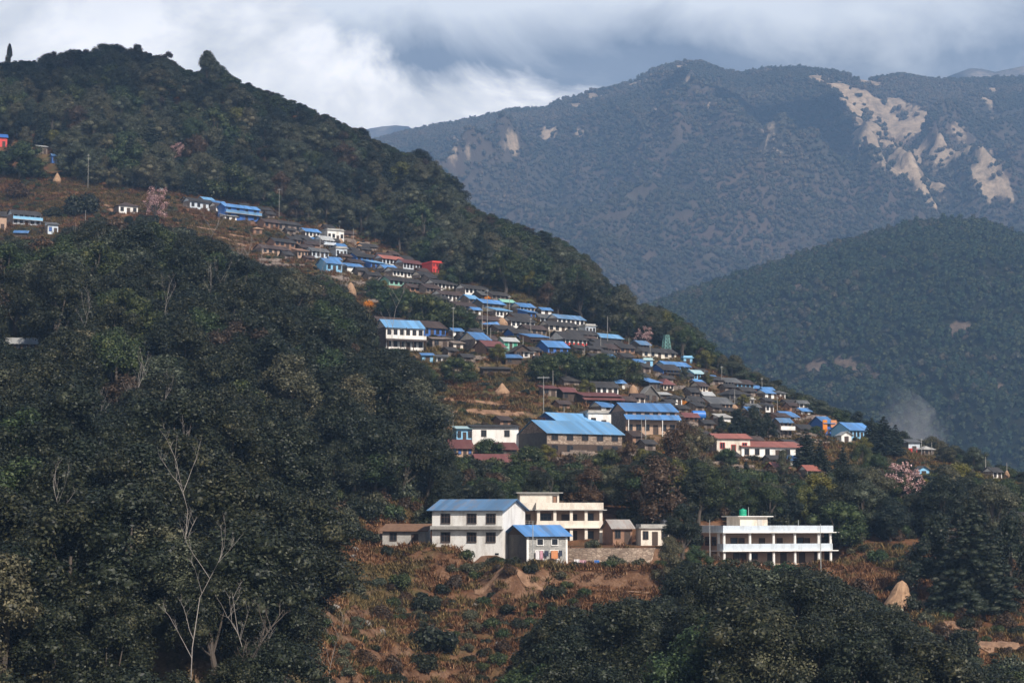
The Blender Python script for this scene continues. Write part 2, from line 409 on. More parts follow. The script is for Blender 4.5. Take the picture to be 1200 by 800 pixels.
def limbs_mb(rng, clumps, h0, r0, nl=6):
    mb = MB(); top = max(c[2] for c in clumps)
    bend = rng.normal(size=2) * .25
    pts = [(0, 0, -1.2), (bend[0] * .3, bend[1] * .3, h0 * .5), (bend[0], bend[1], h0), (bend[0] * 1.5, bend[1] * 1.5, h0 + (top - h0) * .6)]
    mb.tube(pts, [r0 * 1.25, r0, r0 * .8, r0 * .3], 7)
    idx = rng.permutation(len(clumps))[:nl]
    for i in idx:
        c = clumps[i]; s = np.array(pts[2]) * 1.0; s[2] = h0 * (.7 + .4 * rng.random())
        m = (s + np.array(c[:3])) / 2 + np.array([0, 0, -.3])
        mb.tube([s, m, c[:3]], [r0 * .5, r0 * .33, r0 * .12], 5)
    return mb
def broad(seed, w=4.0, h=10, h0=3.0, nc=22, rc=(1.1, 1.8), n=3600, ls=.26, top=0.0, mat=None):
    rng = np.random.default_rng(seed); cl = []
    for i in range(nc):
        u = rng.random() ; ang = rng.random() * 2 * pi
        zz = h0 + (h - h0) * (0.08 + .84 * u)
        t = (zz - h0) / (h - h0)
        env = w * sqrt(max(.05, 1 - (2 * t - .75 + top) ** 2 / (1.0 if t > .4 else 2.2)))
        rr = env * (.35 + .6 * rng.random()); r = rc[0] + (rc[1] - rc[0]) * rng.random()
        cl.append((rr * cos(ang), rr * sin(ang), zz, r * (1 - .25 * t)))
    cl.append((0, 0, h - rc[0] * .9, rc[0]))
    V, Q = leaves(rng, cl, n, ls)
    me = np_mesh('crown', V, Q, mat or LEAF, cores(rng, cl, .56, 1, ICO1))
    return me, limbs_mb(rng, cl, h0 * 1.1, .18 + .02 * w).data('trunk', M['bark'])
def conifer(seed, w=3.4, h=14, tiers=15, n=9000, ls=.14, mat=None, droop=.25, rk=1.0):
    rng = np.random.default_rng(seed); cl = []
    for i in range(tiers):
        t = i / (tiers - 1); z = 1.8 + (h - 2.4) * t
        R_ = w * (1 - t) ** .75 + .35; k = int(5 + 6 * (1 - t))
        for j in range(k):
            if rng.random() < .16: continue
            a = 2 * pi * (j + rng.random() * .7) / k + i
            for q in (.3, .55, .8, .98):
                rr = R_ * q * (.85 + .3 * rng.random()); cl.append((rr * cos(a), rr * sin(a), z - droop * rr + rng.normal() * .22, rk * (.45 + .62 * (1 - t)) * (1.15 - q * .4)))
    cl.append((0, 0, h - .4, .35))
    V, Q = leaves(rng, cl, n, ls, up=.2, flat=.6, aspect=.4)
    me = np_mesh('crown', V, Q, mat or LEAF4, cores(rng, cl, .7, .55))
    tr = MB().tube([(0, 0, -1.2), (0.1, 0, h * .5), (0, 0, h * .95)], [.32, .22, .05], 7)
    return me, tr.data('trunk', M['bark'])
def bare(seed, h=11, mat='palebark', nb=12, r0=.052, depth=3):
    rng = np.random.default_rng(seed); tr = MB(); br = MB()
    def grow(mb, p, d, L, r, dep):
        pts = [p]; q = np.array(p, float); dd = np.array(d, float)
        for i in range(4):
            dd = dd + rng.normal(size=3) * .2 + np.array([0, 0, .08]); dd /= np.linalg.norm(dd); q = q + dd * L / 4; pts.append(tuple(q))
        mb.tube(pts, [r, r * .8, r * .6, r * .42, r * .2], 5)
        if dep > 0:
            for i in range(nb if dep == depth else (5 if dep == 2 else 3)):
                t = .35 + .62 * rng.random(); k = min(3, int(t * 4)); f = t * 4 - k
                s = np.array(pts[k]) * (1 - f) + np.array(pts[k + 1]) * f
                a = rng.random() * 2 * pi; nd = np.array([cos(a) * .62, sin(a) * .62, .8 + .4 * rng.random()])
                grow(br, tuple(s), nd, L * (.16 + .22 * rng.random()) * (1.2 - .5 * t), r * .5 * (1.2 - .6 * t), dep - 1)
    grow(tr, (0, 0, -.8), (rng.normal() * .08, rng.normal() * .08, 1), h + .8, r0, depth)
    return br.data('branches', M[mat]), tr.data('trunk', M[mat])
def shrub_mesh(seed, mat=None, n=2200, ls=.085):
    rng = np.random.default_rng(seed); cl = []
    for i in range(8):
        a = rng.random() * 2 * pi; rr = .75 * rng.random() ** .6
        cl.append((rr * cos(a), rr * sin(a), .35 + .75 * rng.random() * (1 - rr * .5), .38 + .25 * rng.random()))
    V, Q = leaves(rng, cl, n, ls)
    return np_mesh('foliage', V, Q, mat or LEAF, cores(rng, cl, .62, 1, ICO1))
def blob(seed, mat, n=150, ls=.75, w=3.6, h=7.5, nc=7):
    """light tree for the far slopes: a few clumps and broad leaf sprays"""
    rng = np.random.default_rng(seed); cl = []
    for i in range(nc):
        a = rng.random() * 2 * pi; rr = w * .6 * rng.random() ** .5
        cl.append((rr * cos(a), rr * sin(a), h * (.35 + .45 * rng.random() * (1 - rr / w * .6)), w * (.38 + .2 * rng.random())))
    V, Q = leaves(rng, cl, n, ls, jitter=.7)
    me = np_mesh('crown', V, Q, mat, cores(rng, cl, .9, 1, ICO1 if nc < 5 else ICO0))
    return me
def banana(seed):
    rng = np.random.default_rng(seed); mb = MB()
    for i in range(11):
        a = 2 * pi * i / 11 + rng.random() * .5; up = .5 + rng.random(); L = 2.0 + rng.random(); w = .28
        q = np.array([0, 0, 2.0 + .4 * rng.random()]); d = np.array([cos(a), sin(a), up * 1.5]); d /= np.linalg.norm(d); s = np.array([-sin(a), cos(a), 0])
        prev = None
        for k in range(6):
            ww = w * sin(pi * (k + .6) / 6.2); pa = q + s * ww; pb = q - s * ww
            if prev: mb.poly([prev[0], pa, pb, prev[1]])
            prev = (pa, pb); q = q + d * L / 6; d = d + np.array([0, 0, -.32]); d /= np.linalg.norm(d)
    return mb.data('leaves', LEAF3), MB().tube([(0, 0, -.5), (.05, 0, 1.2), (0, 0, 2.3)], [.22, .18, .12], 7).data('trunk', M['bark'])
SPECIES = {}
SPECIES['broad'] = [(broad(s, w, 10, h0, nc, rc, 13000, .112, mat=m), 10) for s, w, h0, nc, rc, m in (
    (1, 3.6, 2.6, 24, (1.0, 1.7), LEAF), (2, 3.1, 3.2, 20, (.9, 1.5), LEAF), (3, 4.2, 2.2, 27, (1.1, 1.8), LEAF2),
    (4, 2.6, 2.8, 18, (.8, 1.4), LEAF), (5, 3.8, 3.0, 22, (.9, 1.6), LEAF3), (6, 3.3, 2.0, 24, (.8, 1.6), LEAF2), (7, 3.5, 2.4, 25, (.9, 1.5), LEAF))]
SPECIES['round'] = [(broad(s, w, 6.5, 1.2, 26, (1.0, 1.5), 8000, .13, mat=LEAF3), 6.5) for s, w in ((11, 3.4), (12, 3.9))]
SPECIES['conifer'] = [(conifer(21), 14), (conifer(22, 2.8, 14, 13), 14)]
SPECIES['bigconifer'] = [(conifer(23, 6.0, 17, 18, 26000, .14, droop=.12, rk=1.35), 17)]
SPECIES['dark'] = [(broad(24, 4.0, 10, 1.4, 30, (.9, 1.6), 10000, .13, top=.35, mat=LEAF4), 10), (broad(25, 3.6, 10, 1.6, 28, (.8, 1.5), 10000, .13, top=.5, mat=LEAF4), 10)]
SPECIES['yellow'] = [(broad(31, 3.0, 8, 1.6, 20, (.8, 1.4), 7500, .13, mat=LEAFY), 8)]
SPECIES['brown'] = [(broad(32, 3.2, 8, 1.6, 20, (.9, 1.5), 7500, .12, mat=LEAFB), 8)]
def blossom(seed):

    rng = np.random.default_rng(seed); cl = []
    for i in range(46):
        a = rng.random() * 2 * pi; u = rng.random(); rr = 3.4 * sqrt(rng.random()) * (1 - .5 * abs(u - .4)); cl.append((rr * cos(a), rr * sin(a), 2.2 + 6 * u, .45 + .35 * rng.random()))
    V, Q = leaves(rng, cl, 2600, .16, rlo=.3, rhi=1.2)
    return (np_mesh('crown', V, Q, LEAFP), limbs_mb(rng, cl, 2.6, .2, 22).data('trunk', M['bark']))
SPECIES['blossom'] = [(blossom(41), 8), (blossom(42), 8)]
SPECIES['bare'] = [(bare(51), 11), (bare(52, 11, 'palebark', 7), 11), (bare(53, 9, 'bark', 12, .1), 9)]
SPECIES['banana'] = [(banana(61), 4)]
SHRUBS = [shrub_mesh(70, LEAF), shrub_mesh(71, LEAF2), shrub_mesh(72, LEAF3), shrub_mesh(73, LEAFB), shrub_mesh(74, LEAF)]
FLOWERS = shrub_mesh(75, LEAFO, 1500, .09)
YSHRUB = shrub_mesh(76, LEAFY)
RN = random.Random(5)
def plant(kind, x, y, z, h, label, group=None, var=None, wide=1.0, name='tree', cat='tree'):
    sp = SPECIES[kind]; (cr, tr), h0 = sp[RN.randrange(len(sp)) if var is None else var]
    s = h / h0
    t = empty(name, (x, y, z), RN.random() * 6.28, (s * wide * (.9 + .25 * RN.random()), s * wide * (.9 + .25 * RN.random()), s))
    tag(t, label, cat, group)
    for nm, me in (('trunk', tr), ('crown', cr)):
        o = bpy.data.objects.new(nm if me.name.split('.')[0] != 'branches' else 'branches', me); COL.objects.link(o); o.parent = t
    return t
def shrub(x, y, z, r, label, group=None, me=None, sq=1.0, name='shrub', cat='shrub'):
    o = bpy.data.objects.new(name, me or SHRUBS[RN.randrange(len(SHRUBS))]); COL.objects.link(o)
    o.location = (x, y, z - .1); o.rotation_euler = (0, 0, RN.random() * 6.28); o.scale = (r * (.85 + .3 * RN.random()), r * (.85 + .3 * RN.random()), r * sq)
    return tag(o, label, cat, group)
# ------------------------------------------------------------------ houses
FOOT = []; PROT = []                              # footprints kept clear of plants
def window_parts(root, faces, wf, glass='pane'):
    """faces: list of (x, z, w, h, y, kind); front wall faces -y"""
    cache = {}
    for (x, z, w, h, y, kind) in faces:
        key = (round(w, 2), round(h, 2), kind)
        if key not in cache:
            fr = MB(); t = .09; d = .07
            fr.box(-w/2 - t, -w/2, -d, .0, -t, h + t).box(w/2, w/2 + t, -d, .0, -t, h + t).box(-w/2, w/2, -d, .0, h, h + t).box(-w/2, w/2, -d - .05, .0, -t, 0)
            if kind == 'window': fr.box(-.03, .03, -d + .02, -.015, 0, h)
            pn = MB().box(-w/2, w/2, -.012, .002, 0, h)
            cache[key] = (fr.data('frame', M[wf]), pn.data('pane', M[glass if kind == 'window' else 'wood']))
        fm, pm = cache[key]
        o = bpy.data.objects.new(kind, pm); COL.objects.link(o); o.parent = root; o.location = (x, y, z)
        f = bpy.data.objects.new('frame', fm); COL.objects.link(f); f.parent = o
def slab(mb, a, b, c, d, t):
    """roof sheet through four corners, thickness t downwards"""
    return mb.prism([a, b, c, d], (0, 0, -t))
def gable_roof(mb, L, W, z, rise, ov=.55, og=.4, t=.09):
    hl = L/2 + og; hw = W/2 + ov; k = rise / (W/2); ze = z - k * ov
    mb.prism([(-hl, -hw, ze), (hl, -hw, ze), (hl, 0, z + rise), (-hl, 0, z + rise)], (0, 0, t))
    mb.prism([(-hl, 0, z + rise), (hl, 0, z + rise), (hl, hw, ze), (-hl, hw, ze)], (0, 0, t))
def hip_roof(mb, L, W, z, rise, ov=.5, t=.08):
    hl = L/2 + ov; hw = W/2 + ov; r = max(0, hl - hw); r2 = max(0, hw - hl)
    A, B, C, D = (-hl, -hw, z), (hl, -hw, z), (hl, hw, z), (-hl, hw, z)
    P, Q = (-r, -r2, z + rise), (r, r2, z + rise)
    mb.poly([A, B, Q, P] if r2 == 0 else [A, B, P]); mb.poly([C, D, P, Q] if r2 == 0 else [C, D, Q])
    mb.poly([B, C, Q] if r2 == 0 else [B, C, Q, P]); mb.poly([D, A, P] if r2 == 0 else [D, A, P, Q])
    mb.box(-hl, hl, -hw, hw, z - t, z - .004)
def house(label, x0, x1, yb, ye, yt, yaw=30, W=5.5, roof='gable', rc='slate', wc='stone', st=1, nw=3, cat='house', name='house',
          door=True, ver=None, low=None, band=None, wf='dframe', glass='pane', gw=0, group=None, D=None, verz=None, post='wood', vdrop=.55, win=None, prot=True):
    """x0..x1 extent in the photo, yb base, ye eaves, yt ridge"""
    if yaw >= 36 and W < 7: W = min(W, 4.2); x0 -= .05 * (x1 - x0); x1 += .07 * (x1 - x0)
    xm = (x0 + x1) / 2
    h = hit(xm, yb); Dh = D or h[1]
    a, b = ray(xm, yb); X, Y, Z = a * Dh, Dh, b * Dh
    mpp = Dh / F; ya = R(yaw)
    L = ((x1 - x0) * mpp - abs(sin(ya)) * W - .8) / cos(ya)
    if L < 2.4:
        W = max(2.5, W * .55); L = max(2.6, ((x1 - x0) * mpp - abs(sin(ya)) * W - .6) / cos(ya))
    H = max(1.6, (yb - ye) * mpp); elev = (HZ - yb) / F
    rise = max(.35, (ye - yt) * mpp + elev * W / 2)
    rise = min(rise, W * .27 if roof != 'shed' else W * .3)
    if roof == 'flat': rise = .35
    cx, cy = X + sin(-ya) * 0, Y + W / 2 * cos(ya) + L / 2 * abs(sin(ya)) * .15
    root = empty(name, (cx, cy, Z), ya); tag(root, label, cat, group)
    if prot: PROT.append((x0, x1, ye + 3 if prot == 'top' else yb - 3, Dh))
    PADS.append((cx, cy, Z, ya, L/2 + .6, W/2 + .9, 2.2)); FOOT.append((cx, cy, L/2 + 1.2, W/2 + 1.2, ya))
    wall = MB(); hw, hl = W/2, L/2
    if low:                            # lower storey in another material
        wall.box(-hl, hl, -hw, hw, H * .5, H)
        MB().box(-hl - .04, hl + .04, -hw - .04, hw + .04, -1.5, H * .5).build('lower_wall', M[low], root)
    else:
        wall.box(-hl, hl, -hw, hw, -1.5, H)
    r = MB()
    if roof == 'gable':
        for s in (-1, 1):
            wall.prism([(s * hl, -hw, H), (s * hl, hw, H), (s * hl, 0, H + rise - .02)], (-s * .2, 0, 0))
        gable_roof(r, L, W, H, rise)
    elif roof == 'gfront':             # gable end faces the viewer
        for s in (-1, 1):
            wall.prism([(-hl, s * hw, H), (hl, s * hw, H), (0, s * hw, H + rise - .02)], (0, -s * .2, 0))
        k = rise / hl; hh = hl + .5; yy = hw + .45
        r.prism([(-hh, -yy, H - k * .5), (0, -yy, H + rise), (0, yy, H + rise), (-hh, yy, H - k * .5)], (0, 0, .09))
        r.prism([(0, -yy, H + rise), (hh, -yy, H - k * .5), (hh, yy, H - k * .5), (0, yy, H + rise)], (0, 0, .09))
    elif roof == 'hip': hip_roof(r, L, W, H, rise)
    elif roof == 'shed':
        r.prism([(-hl - .4, -hw - .6, H - .05), (hl + .4, -hw - .6, H - .05), (hl + .4, hw + .3, H + rise), (-hl - .4, hw + .3, H + rise)], (0, 0, .09))
        for s in (-1, 1):
            wall.prism([(s * hl, -hw, H), (s * hl, hw, H), (s * hl, hw, H + rise * .9)], (-s * .2, 0, 0))
    elif roof == 'flat':
        r.box(-hl - .35, hl + .35, -hw - .35, hw + .35, H, H + .18)
        for a0, a1, b0, b1 in ((-hl, hl, -hw, -hw + .14), (-hl, hl, hw - .14, hw), (-hl, -hl + .14, -hw + .14, hw - .14), (hl - .14, hl, -hw + .14, hw - .14)):
            r.box(a0, a1, b0, b1, H + .18, H + .65)
    wall.build('wall', M[wc], root); r.build('roof', M[rc], root)
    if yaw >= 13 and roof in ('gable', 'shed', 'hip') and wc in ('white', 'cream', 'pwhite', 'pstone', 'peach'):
        MB().box(-hl - .05, -hl - .003, -hw, hw, -1.5, H).build('end_shade_sheet', M['dconc' if low else 'stone'], root)  # thin sheet in a darker material, colouring in the shade of the left end
    sh = H / st; faces = []
    for s in range(st):
        n = nw; bw = L / (n + 0.0) if n else L
        wh = min(1.15, sh * .48); ww = min(.95, bw * .5)
        if win: ww, wh = win
        for i in range(n):
            x = -hl + bw * (i + .5)
            if door and s == 0 and i == n // 2:
                faces.append((x, .05, min(.9, bw * .5), min(1.9, sh * .75), -hw - (.04 if low else 0), 'door')); continue
            faces.append((x, s * sh + sh * .36, ww, wh, -hw - (.04 if (low and s == 0) else 0), 'window'))
    window_parts(root, faces, wf, glass)
    if gw:                             # windows on the left end wall
        for s in range(st):
            me = MB().box(-.02, .0, -.4, .4, 0, 1.0); o = me.build('window', M[glass], root); o.location = (-hl - (.04 if low and s == 0 else 0), 0, s * sh + sh * .4)
    if band:
        MB().box(-hl - .3, hl + .3, -hw - 1.1, -hw - .003, H * .5 - .16, H * .5 - .02).build('balcony_floor', M['concrete'], root)
        MB().box(-hl - .3, hl + .3, -hw - 1.1, -hw - 1.02, H * .5 - .02, H * .5 + .8).build('railing', M[band], root)
        for i in range(3): o = MB().box(-.06, .06, -.06, .06, -.2, H - .1).build('post', M[post], root); o.location = (-hl + L * i / 2, -hw - 1.0, 0)
    if ver:
        zv = verz or (H * .5 if st > 1 else H * .82); dd = 1.7
        MB().prism([(-hl - .5, -hw - dd, zv - vdrop), (hl + .5, -hw - dd, zv - vdrop), (hl + .5, -hw - .003, zv), (-hl - .5, -hw - .003, zv)], (0, 0, .08)).build('veranda_roof', M[ver], root)
        k = 4 if L > 7 else 2
        pm = MB().box(-.07, .07, -.07, .07, -.5, zv - vdrop).data('post', M[post])
        for i in range(k):
            o = bpy.data.objects.new('post', pm); COL.objects.link(o); o.parent = root; o.location = (-hl + L * i / (k - 1), -hw - dd + .15, 0)
    return root
Hs = house
# upper left, above the brown clearing
Hs('blue and red painted house cut by the picture edge beside the orange wall', -14, 9, 172, 160, 155, 20, 5, 'gable', 'dblue', 'redp', 1, 2)
Hs('small grey flat roofed hut behind the round leafy tree, top of the clearing', 38, 56, 181, 172, 168, 25, 4, 'shed', 'pale', 'stone', 1, 2, cat='hut', name='hut')
Hs('small blue house with red doorway above the earth bank', 57, 72, 192, 182, 177, 25, 4, 'gable', 'blue', 'dblue', 1, 2, cat='hut', name='hut')
Hs('peach plastered house end at the left edge with a pale blue door', -22, 8, 270, 252, 244, 25, 6, 'gable', 'slate', 'peach', 1, 2)
Hs('dark roofed long house with blue white lower wall on the brown clearing', 4, 47, 264, 251, 243, 32, 5.5, 'gable', 'slate', 'pwhite', 2, 5, band='lblue')
Hs('small hut in white and bright blue stripes below the dark long house', 48, 69, 275, 263, 259, 25, 4, 'shed', 'grey', 'pwhite', 1, 2, cat='hut', name='hut', glass='dblue')
Hs('open shelter with bright blue sheet roof beneath the long dark house', 12, 33, 280, 273, 266, 10, 4.5, 'shed', 'blue', 'wood', 1, 0, cat='shelter', name='shelter')
Hs('white walled house with low hipped roof left of the pale blossom tree', 129, 162, 251, 241, 234, 28, 5.5, 'hip', 'brown', 'white', 1, 3)
# the rows at upper left of the village
Hs('long dark slate house with blue patched end at the top left of the rows', 214, 247, 246, 236, 229, 42, 5, 'gable', 'slate', 'pwhite', 1, 4)
Hs('short house with light blue roof strip behind the long slate house', 230, 250, 240, 234, 230, 40, 4, 'gable', 'blue2', 'mud', 1, 2)
Hs('white fronted small house joining the blue two storey house', 244, 268, 249, 241, 235, 40, 4.5, 'gable', 'brown', 'white', 1, 3)
Hs('two storey bright blue house with blue roof and balcony on the upper row', 256, 300, 258, 243, 235, 42, 5.5, 'gable', 'blue', 'dblue', 2, 4, band='blue2')
Hs('low stone shed with a pale sloping roof under the bright blue house', 255, 278, 259, 253, 249, 35, 3.5, 'shed', 'pale', 'white', 1, 2, cat='shed', name='shed')
Hs('thatched hut with round straw roof on the grassy terraces', 293, 308, 274, 269, 264, 20, 4, 'hip', 'straw', 'mud', 1, 1, cat='hut', name='hut')
Hs('dark roofed stone house above the thatched hut', 300, 326, 268, 260, 254, 42, 5, 'gable', 'brown', 'mud', 1, 3)
Hs('narrow slate house behind the tall bare pole on the upper row', 316, 350, 272, 262, 255, 45, 5, 'gable', 'slate', 'stone', 1, 4)
Hs('long low house with pale clay front at the edge of the dark wood', 298, 336, 299, 291, 284, 42, 5, 'gable', 'brown', 'peach', 1, 5)
Hs('long grey roofed house with reddish ridge end behind the clay front house', 312, 344, 290, 283, 276, 42, 5.5, 'gable', 'slate', 'mud', 1, 4)
Hs('short clay walled house with low brown roof between long dark roofs', 338, 362, 302, 294, 290, 30, 5, 'shed', 'mud', 'peach', 1, 3)
Hs('white walled house with bright blue roof, first of the white cluster', 349, 374, 279, 271, 266, 38, 5, 'gable', 'blue', 'white', 1, 4)
Hs('two storey white house with grey gable roof in the centre of the white cluster', 364, 392, 293, 281, 274, 35, 6, 'gable', 'pale', 'pwhite', 2, 3, band='pwhite')
Hs('flat roofed white block with grey upper room at the top of the white cluster', 372, 404, 283, 270, 265, 30, 6, 'flat', 'concrete', 'white', 1, 4, cat='house')
Hs('dark roofed house peeping over the white flat roofed block', 374, 392, 272, 267, 262, 38, 5, 'gable', 'slate', 'stone', 1, 2)
Hs('pale blue flat roofed building with open corner room below the white cluster', 382, 408, 302, 291, 288, 28, 6, 'flat', 'concrete', 'pwhite', 1, 3)
Hs('long grey house between the white cluster and the blue tin roof', 356, 384, 303, 294, 289, 38, 5, 'gable', 'grey', 'pwhite', 1, 4)
Hs('house with deep blue roof and sky blue wall by the dark wood', 368, 402, 319, 308, 299, 35, 6, 'gable', 'blue', 'lblue', 1, 3)
Hs('long dark house running down from the haystack with blue cloth under the eaves', 408, 447, 308, 301, 294, 44, 5, 'gable', 'slate', 'dblue', 1, 5)
Hs('low blue walled house with a blue awning roof under the long dark roof', 424, 450, 316, 308, 303, 44, 4.5, 'shed', 'blue2', 'dblue', 1, 3)
Hs('house with red ridge roof and white blue painted front left of the red house', 438, 472, 312, 303, 297, 44, 5, 'gable', 'red', 'pwhite', 1, 6)
Hs('red roofed house with dotted white front touching the bright red house', 462, 494, 317, 308, 302, 44, 5, 'gable', 'maroon', 'pwhite', 1, 6)
Hs('bright red box shaped two storey house with flat roof at the forest edge', 492, 519, 320, 308, 306, 30, 7, 'flat', 'redp', 'redp', 2, 3, wf='redp')
Hs('long dark slate house with row of white pillars under the bright red house', 450, 488, 325, 318, 310, 44, 5.5, 'gable', 'slate', 'white', 1, 7)
Hs('dark slate house end with cream wall just below the bright red house', 482, 508, 329, 322, 315, 40, 5.5, 'gable', 'slate', 'cream', 1, 4)
Hs('long house with green edged dark roof in the third row', 446, 492, 336, 329, 323, 44, 5, 'gable', 'slate', 'grn', 1, 7)
Hs('small stone house with sheet porch at the left end of the third row', 440, 463, 335, 328, 322, 40, 4.5, 'gable', 'brown', 'white', 1, 4)
Hs('dark house with bright white dotted wall at the row beneath the green edged roof', 498, 534, 340, 332, 325, 43, 5, 'gable', 'slate', 'white', 1, 6)
Hs('dark roofed house with narrow white wall at the forest edge right of the shrubs', 534, 572, 346, 338, 331, 43, 5, 'gable', 'slate', 'white', 1, 6)
Hs('dark brown house half hidden behind the leafy trees left of mid row', 488, 516, 344, 337, 331, 43, 5, 'gable', 'brown', 'stone', 1, 4)
Hs('long house with grey roof and seven white wall panels mid row', 506, 546, 353, 345, 338, 42, 5.5, 'gable', 'brown', 'white', 1, 7)
Hs('light sky blue roofed house at the right end of the white panel row', 538, 560, 356, 350, 345, 40, 5, 'gable', 'blue2', 'stone', 1, 2)
Hs('pinkish white walled house above the bright green tree crowns', 498, 526, 359, 350, 344, 42, 5, 'gable', 'slate', 'peach', 1, 5)
Hs('long dark roof house with pale pink pillars over the green trees', 522, 566, 366, 358, 350, 42, 5.5, 'gable', 'brown', 'cream', 1, 6)
Hs('grey roofed shed in front of the orange trees at the forest edge', 553, 582, 352, 347, 341, 40, 5, 'gable', 'grey', 'wood', 1, 3, cat='shed', name='shed')
Hs('long blue roofed house in the row below the orange trees', 554, 590, 363, 355, 350, 42, 5, 'gable', 'blue', 'dconc', 1, 4)
Hs('house with teal sheet roof beside a tall pole', 581, 604, 360, 354, 350, 35, 5, 'gable', 'grn', 'dconc', 1, 3)
Hs('veranda house with blue lower roof and white end wall beneath the teal roof', 570, 598, 372, 364, 359, 38, 5, 'shed', 'blue2', 'white', 1, 4)
Hs('long blue roofed house with cream wall by the two poles', 598, 626, 368, 359, 351, 40, 5.5, 'gable', 'blue', 'cream', 1, 4)
Hs('small bright blue awning house right of the cream walled house', 606, 628, 373, 366, 360, 38, 5, 'shed', 'blue', 'dblue', 1, 2)
Hs('wide dark brown roof house left of the large straw heap', 548, 590, 384, 374, 364, 40, 6, 'gable', 'brown', 'mud', 1, 4)
Hs('wide weathered slate roof house behind the large straw heap', 588, 626, 385, 376, 365, 38, 6.5, 'gable', 'slate', 'white', 1, 5)
Hs('purplish slate house with a pale end wall at mid row', 622, 654, 379, 372, 366, 38, 5.5, 'gable', 'grey', 'pwhite', 1, 4)
Hs('blue edged long roof house with white front at the forest edge', 642, 684, 383, 373, 367, 40, 5.5, 'gable', 'blue3', 'white', 1, 6)
Hs('small two level concrete house with open terrace and roof tank', 676, 700, 393, 382, 378, 22, 5.5, 'flat', 'concrete', 'pwhite', 1, 3)
Hs('brown slate roof house below the purplish slate house', 606, 640, 393, 385, 378, 38, 6, 'gable', 'brown', 'stone', 1, 4)
Hs('grey slate house whose left end shows a green white wall', 632, 676, 390, 381, 374, 38, 6, 'gable', 'slate', 'cream', 1, 5)
Hs('long dark slate house with narrow cream front beside the concrete house', 660, 700, 398, 391, 385, 38, 5.5, 'gable', 'slate', 'cream', 1, 5)
Hs('long light blue roofed house on the right of the concrete house', 692, 729, 402, 396, 389, 40, 5.5, 'gable', 'blue2', 'dconc', 1, 4)
Hs('dark house with blue porch roof under the long light blue roof', 688, 730, 409, 402, 396, 38, 5.5, 'gable', 'slate', 'dconc', 1, 4, ver='blue')
Hs('big dark roof house with red and white panel wall above the round trees', 640, 690, 406, 397, 386, 34, 8, 'gable', 'slate', 'white', 1, 5, low='redp')
Hs('pink walled small house behind the round dark trees by a tall pole', 700, 726, 417, 408, 402, 30, 5, 'gable', 'brown', 'peach', 1, 3)
Hs('grey slate house at the right of the pink walled house', 684, 712, 413, 406, 400, 32, 5, 'gable', 'slate', 'dconc', 1, 3)
Hs('house with blue flat sheet roof standing on two white posts', 608, 644, 403, 395, 390, 24, 6, 'shed', 'blue', 'mud', 1, 3, ver='brown')
Hs('pole borne blue sheet roof sweeping down to the round trees', 626, 668, 415, 406, 398, 30, 6, 'gable', 'blue', 'dblue', 1, 3)
Hs('blue roofed low house with brown porch just left of the straw heap', 554, 585, 386, 379, 373, 22, 5.5, 'gable', 'blue', 'mud', 1, 4, ver='brown')
Hs('brown slate house with blue wall under the pole borne blue roof', 590, 622, 398, 390, 383, 36, 5.5, 'gable', 'slate', 'dblue', 1, 4)
Hs('green shuttered house with pale sheet roof between brown roofs', 582, 608, 409, 399, 393, 28, 6, 'gable', 'pale', 'grn', 1, 3, glass='gtank')
Hs('brown gable fronted house with thin pale roof edge beside green shuttered house', 592, 624, 419, 411, 405, 18, 6, 'gfront', 'brown', 'wood', 1, 2)
Hs('low shed with bright blue roof on the stony terrace', 586, 613, 427, 421, 416, 12, 4.5, 'shed', 'blue', 'wood', 1, 2, cat='shed', name='shed')
Hs('whitewashed low outbuilding between the blue roofed shed and the round trees', 604, 628, 420, 414, 410, 20, 4.5, 'shed', 'grey', 'white', 1, 2, cat='shed', name='shed')
Hs('gable ended pale house with bright blue roof above the stone terrace', 536, 576, 409, 397, 386, 36, 7, 'gable', 'blue', 'cream', 1, 4, gw=1)
Hs('brown plank shed with dark sheet porch below the gable ended blue roof', 554, 593, 416, 405, 398, 34, 5, 'gable', 'maroon', 'mud', 1, 3, ver='slate')
Hs('small grey plaster stable at the left foot of the gable ended pale house', 525, 544, 411, 402, 398, 25, 4.5, 'shed', 'stone', 'cream', 1, 1, cat='stable', name='shed')
Hs('long brown roofed house with blue band under its eaves by the bright green trees', 470, 524, 395, 383, 370, 36, 7, 'gable', 'brown', 'dblue', 1, 5)
Hs('dark brown roofed house hidden behind the long blue roofed school wing', 432, 480, 384, 376, 366, 38, 6, 'gable', 'brown', 'mud', 1, 3)
Hs('two storey white house with blue roof and teal door beside the dark wood', 436, 498, 411, 383, 374, 24, 7.5, 'gable', 'blue2', 'white', 2, 6, band='white', ver='brown')
Hs('collapsed stone terrace room with flat lintel right of the two storey white house', 500, 528, 408, 397, 394, 12, 5, 'shed', 'stone', 'stone', 1, 2, cat='ruin', name='stone_room')
Hs('white and pale blue hut at the lower edge of the dark wood', 508, 526, 427, 418, 415, 10, 4.5, 'shed', 'grey', 'white', 1, 2, cat='hut', name='hut')
Hs('small blue and white hut nearly hidden among the dark trees', 494, 506, 424, 418, 415, 10, 4, 'shed', 'blue', 'lblue', 1, 1, cat='hut', name='hut')
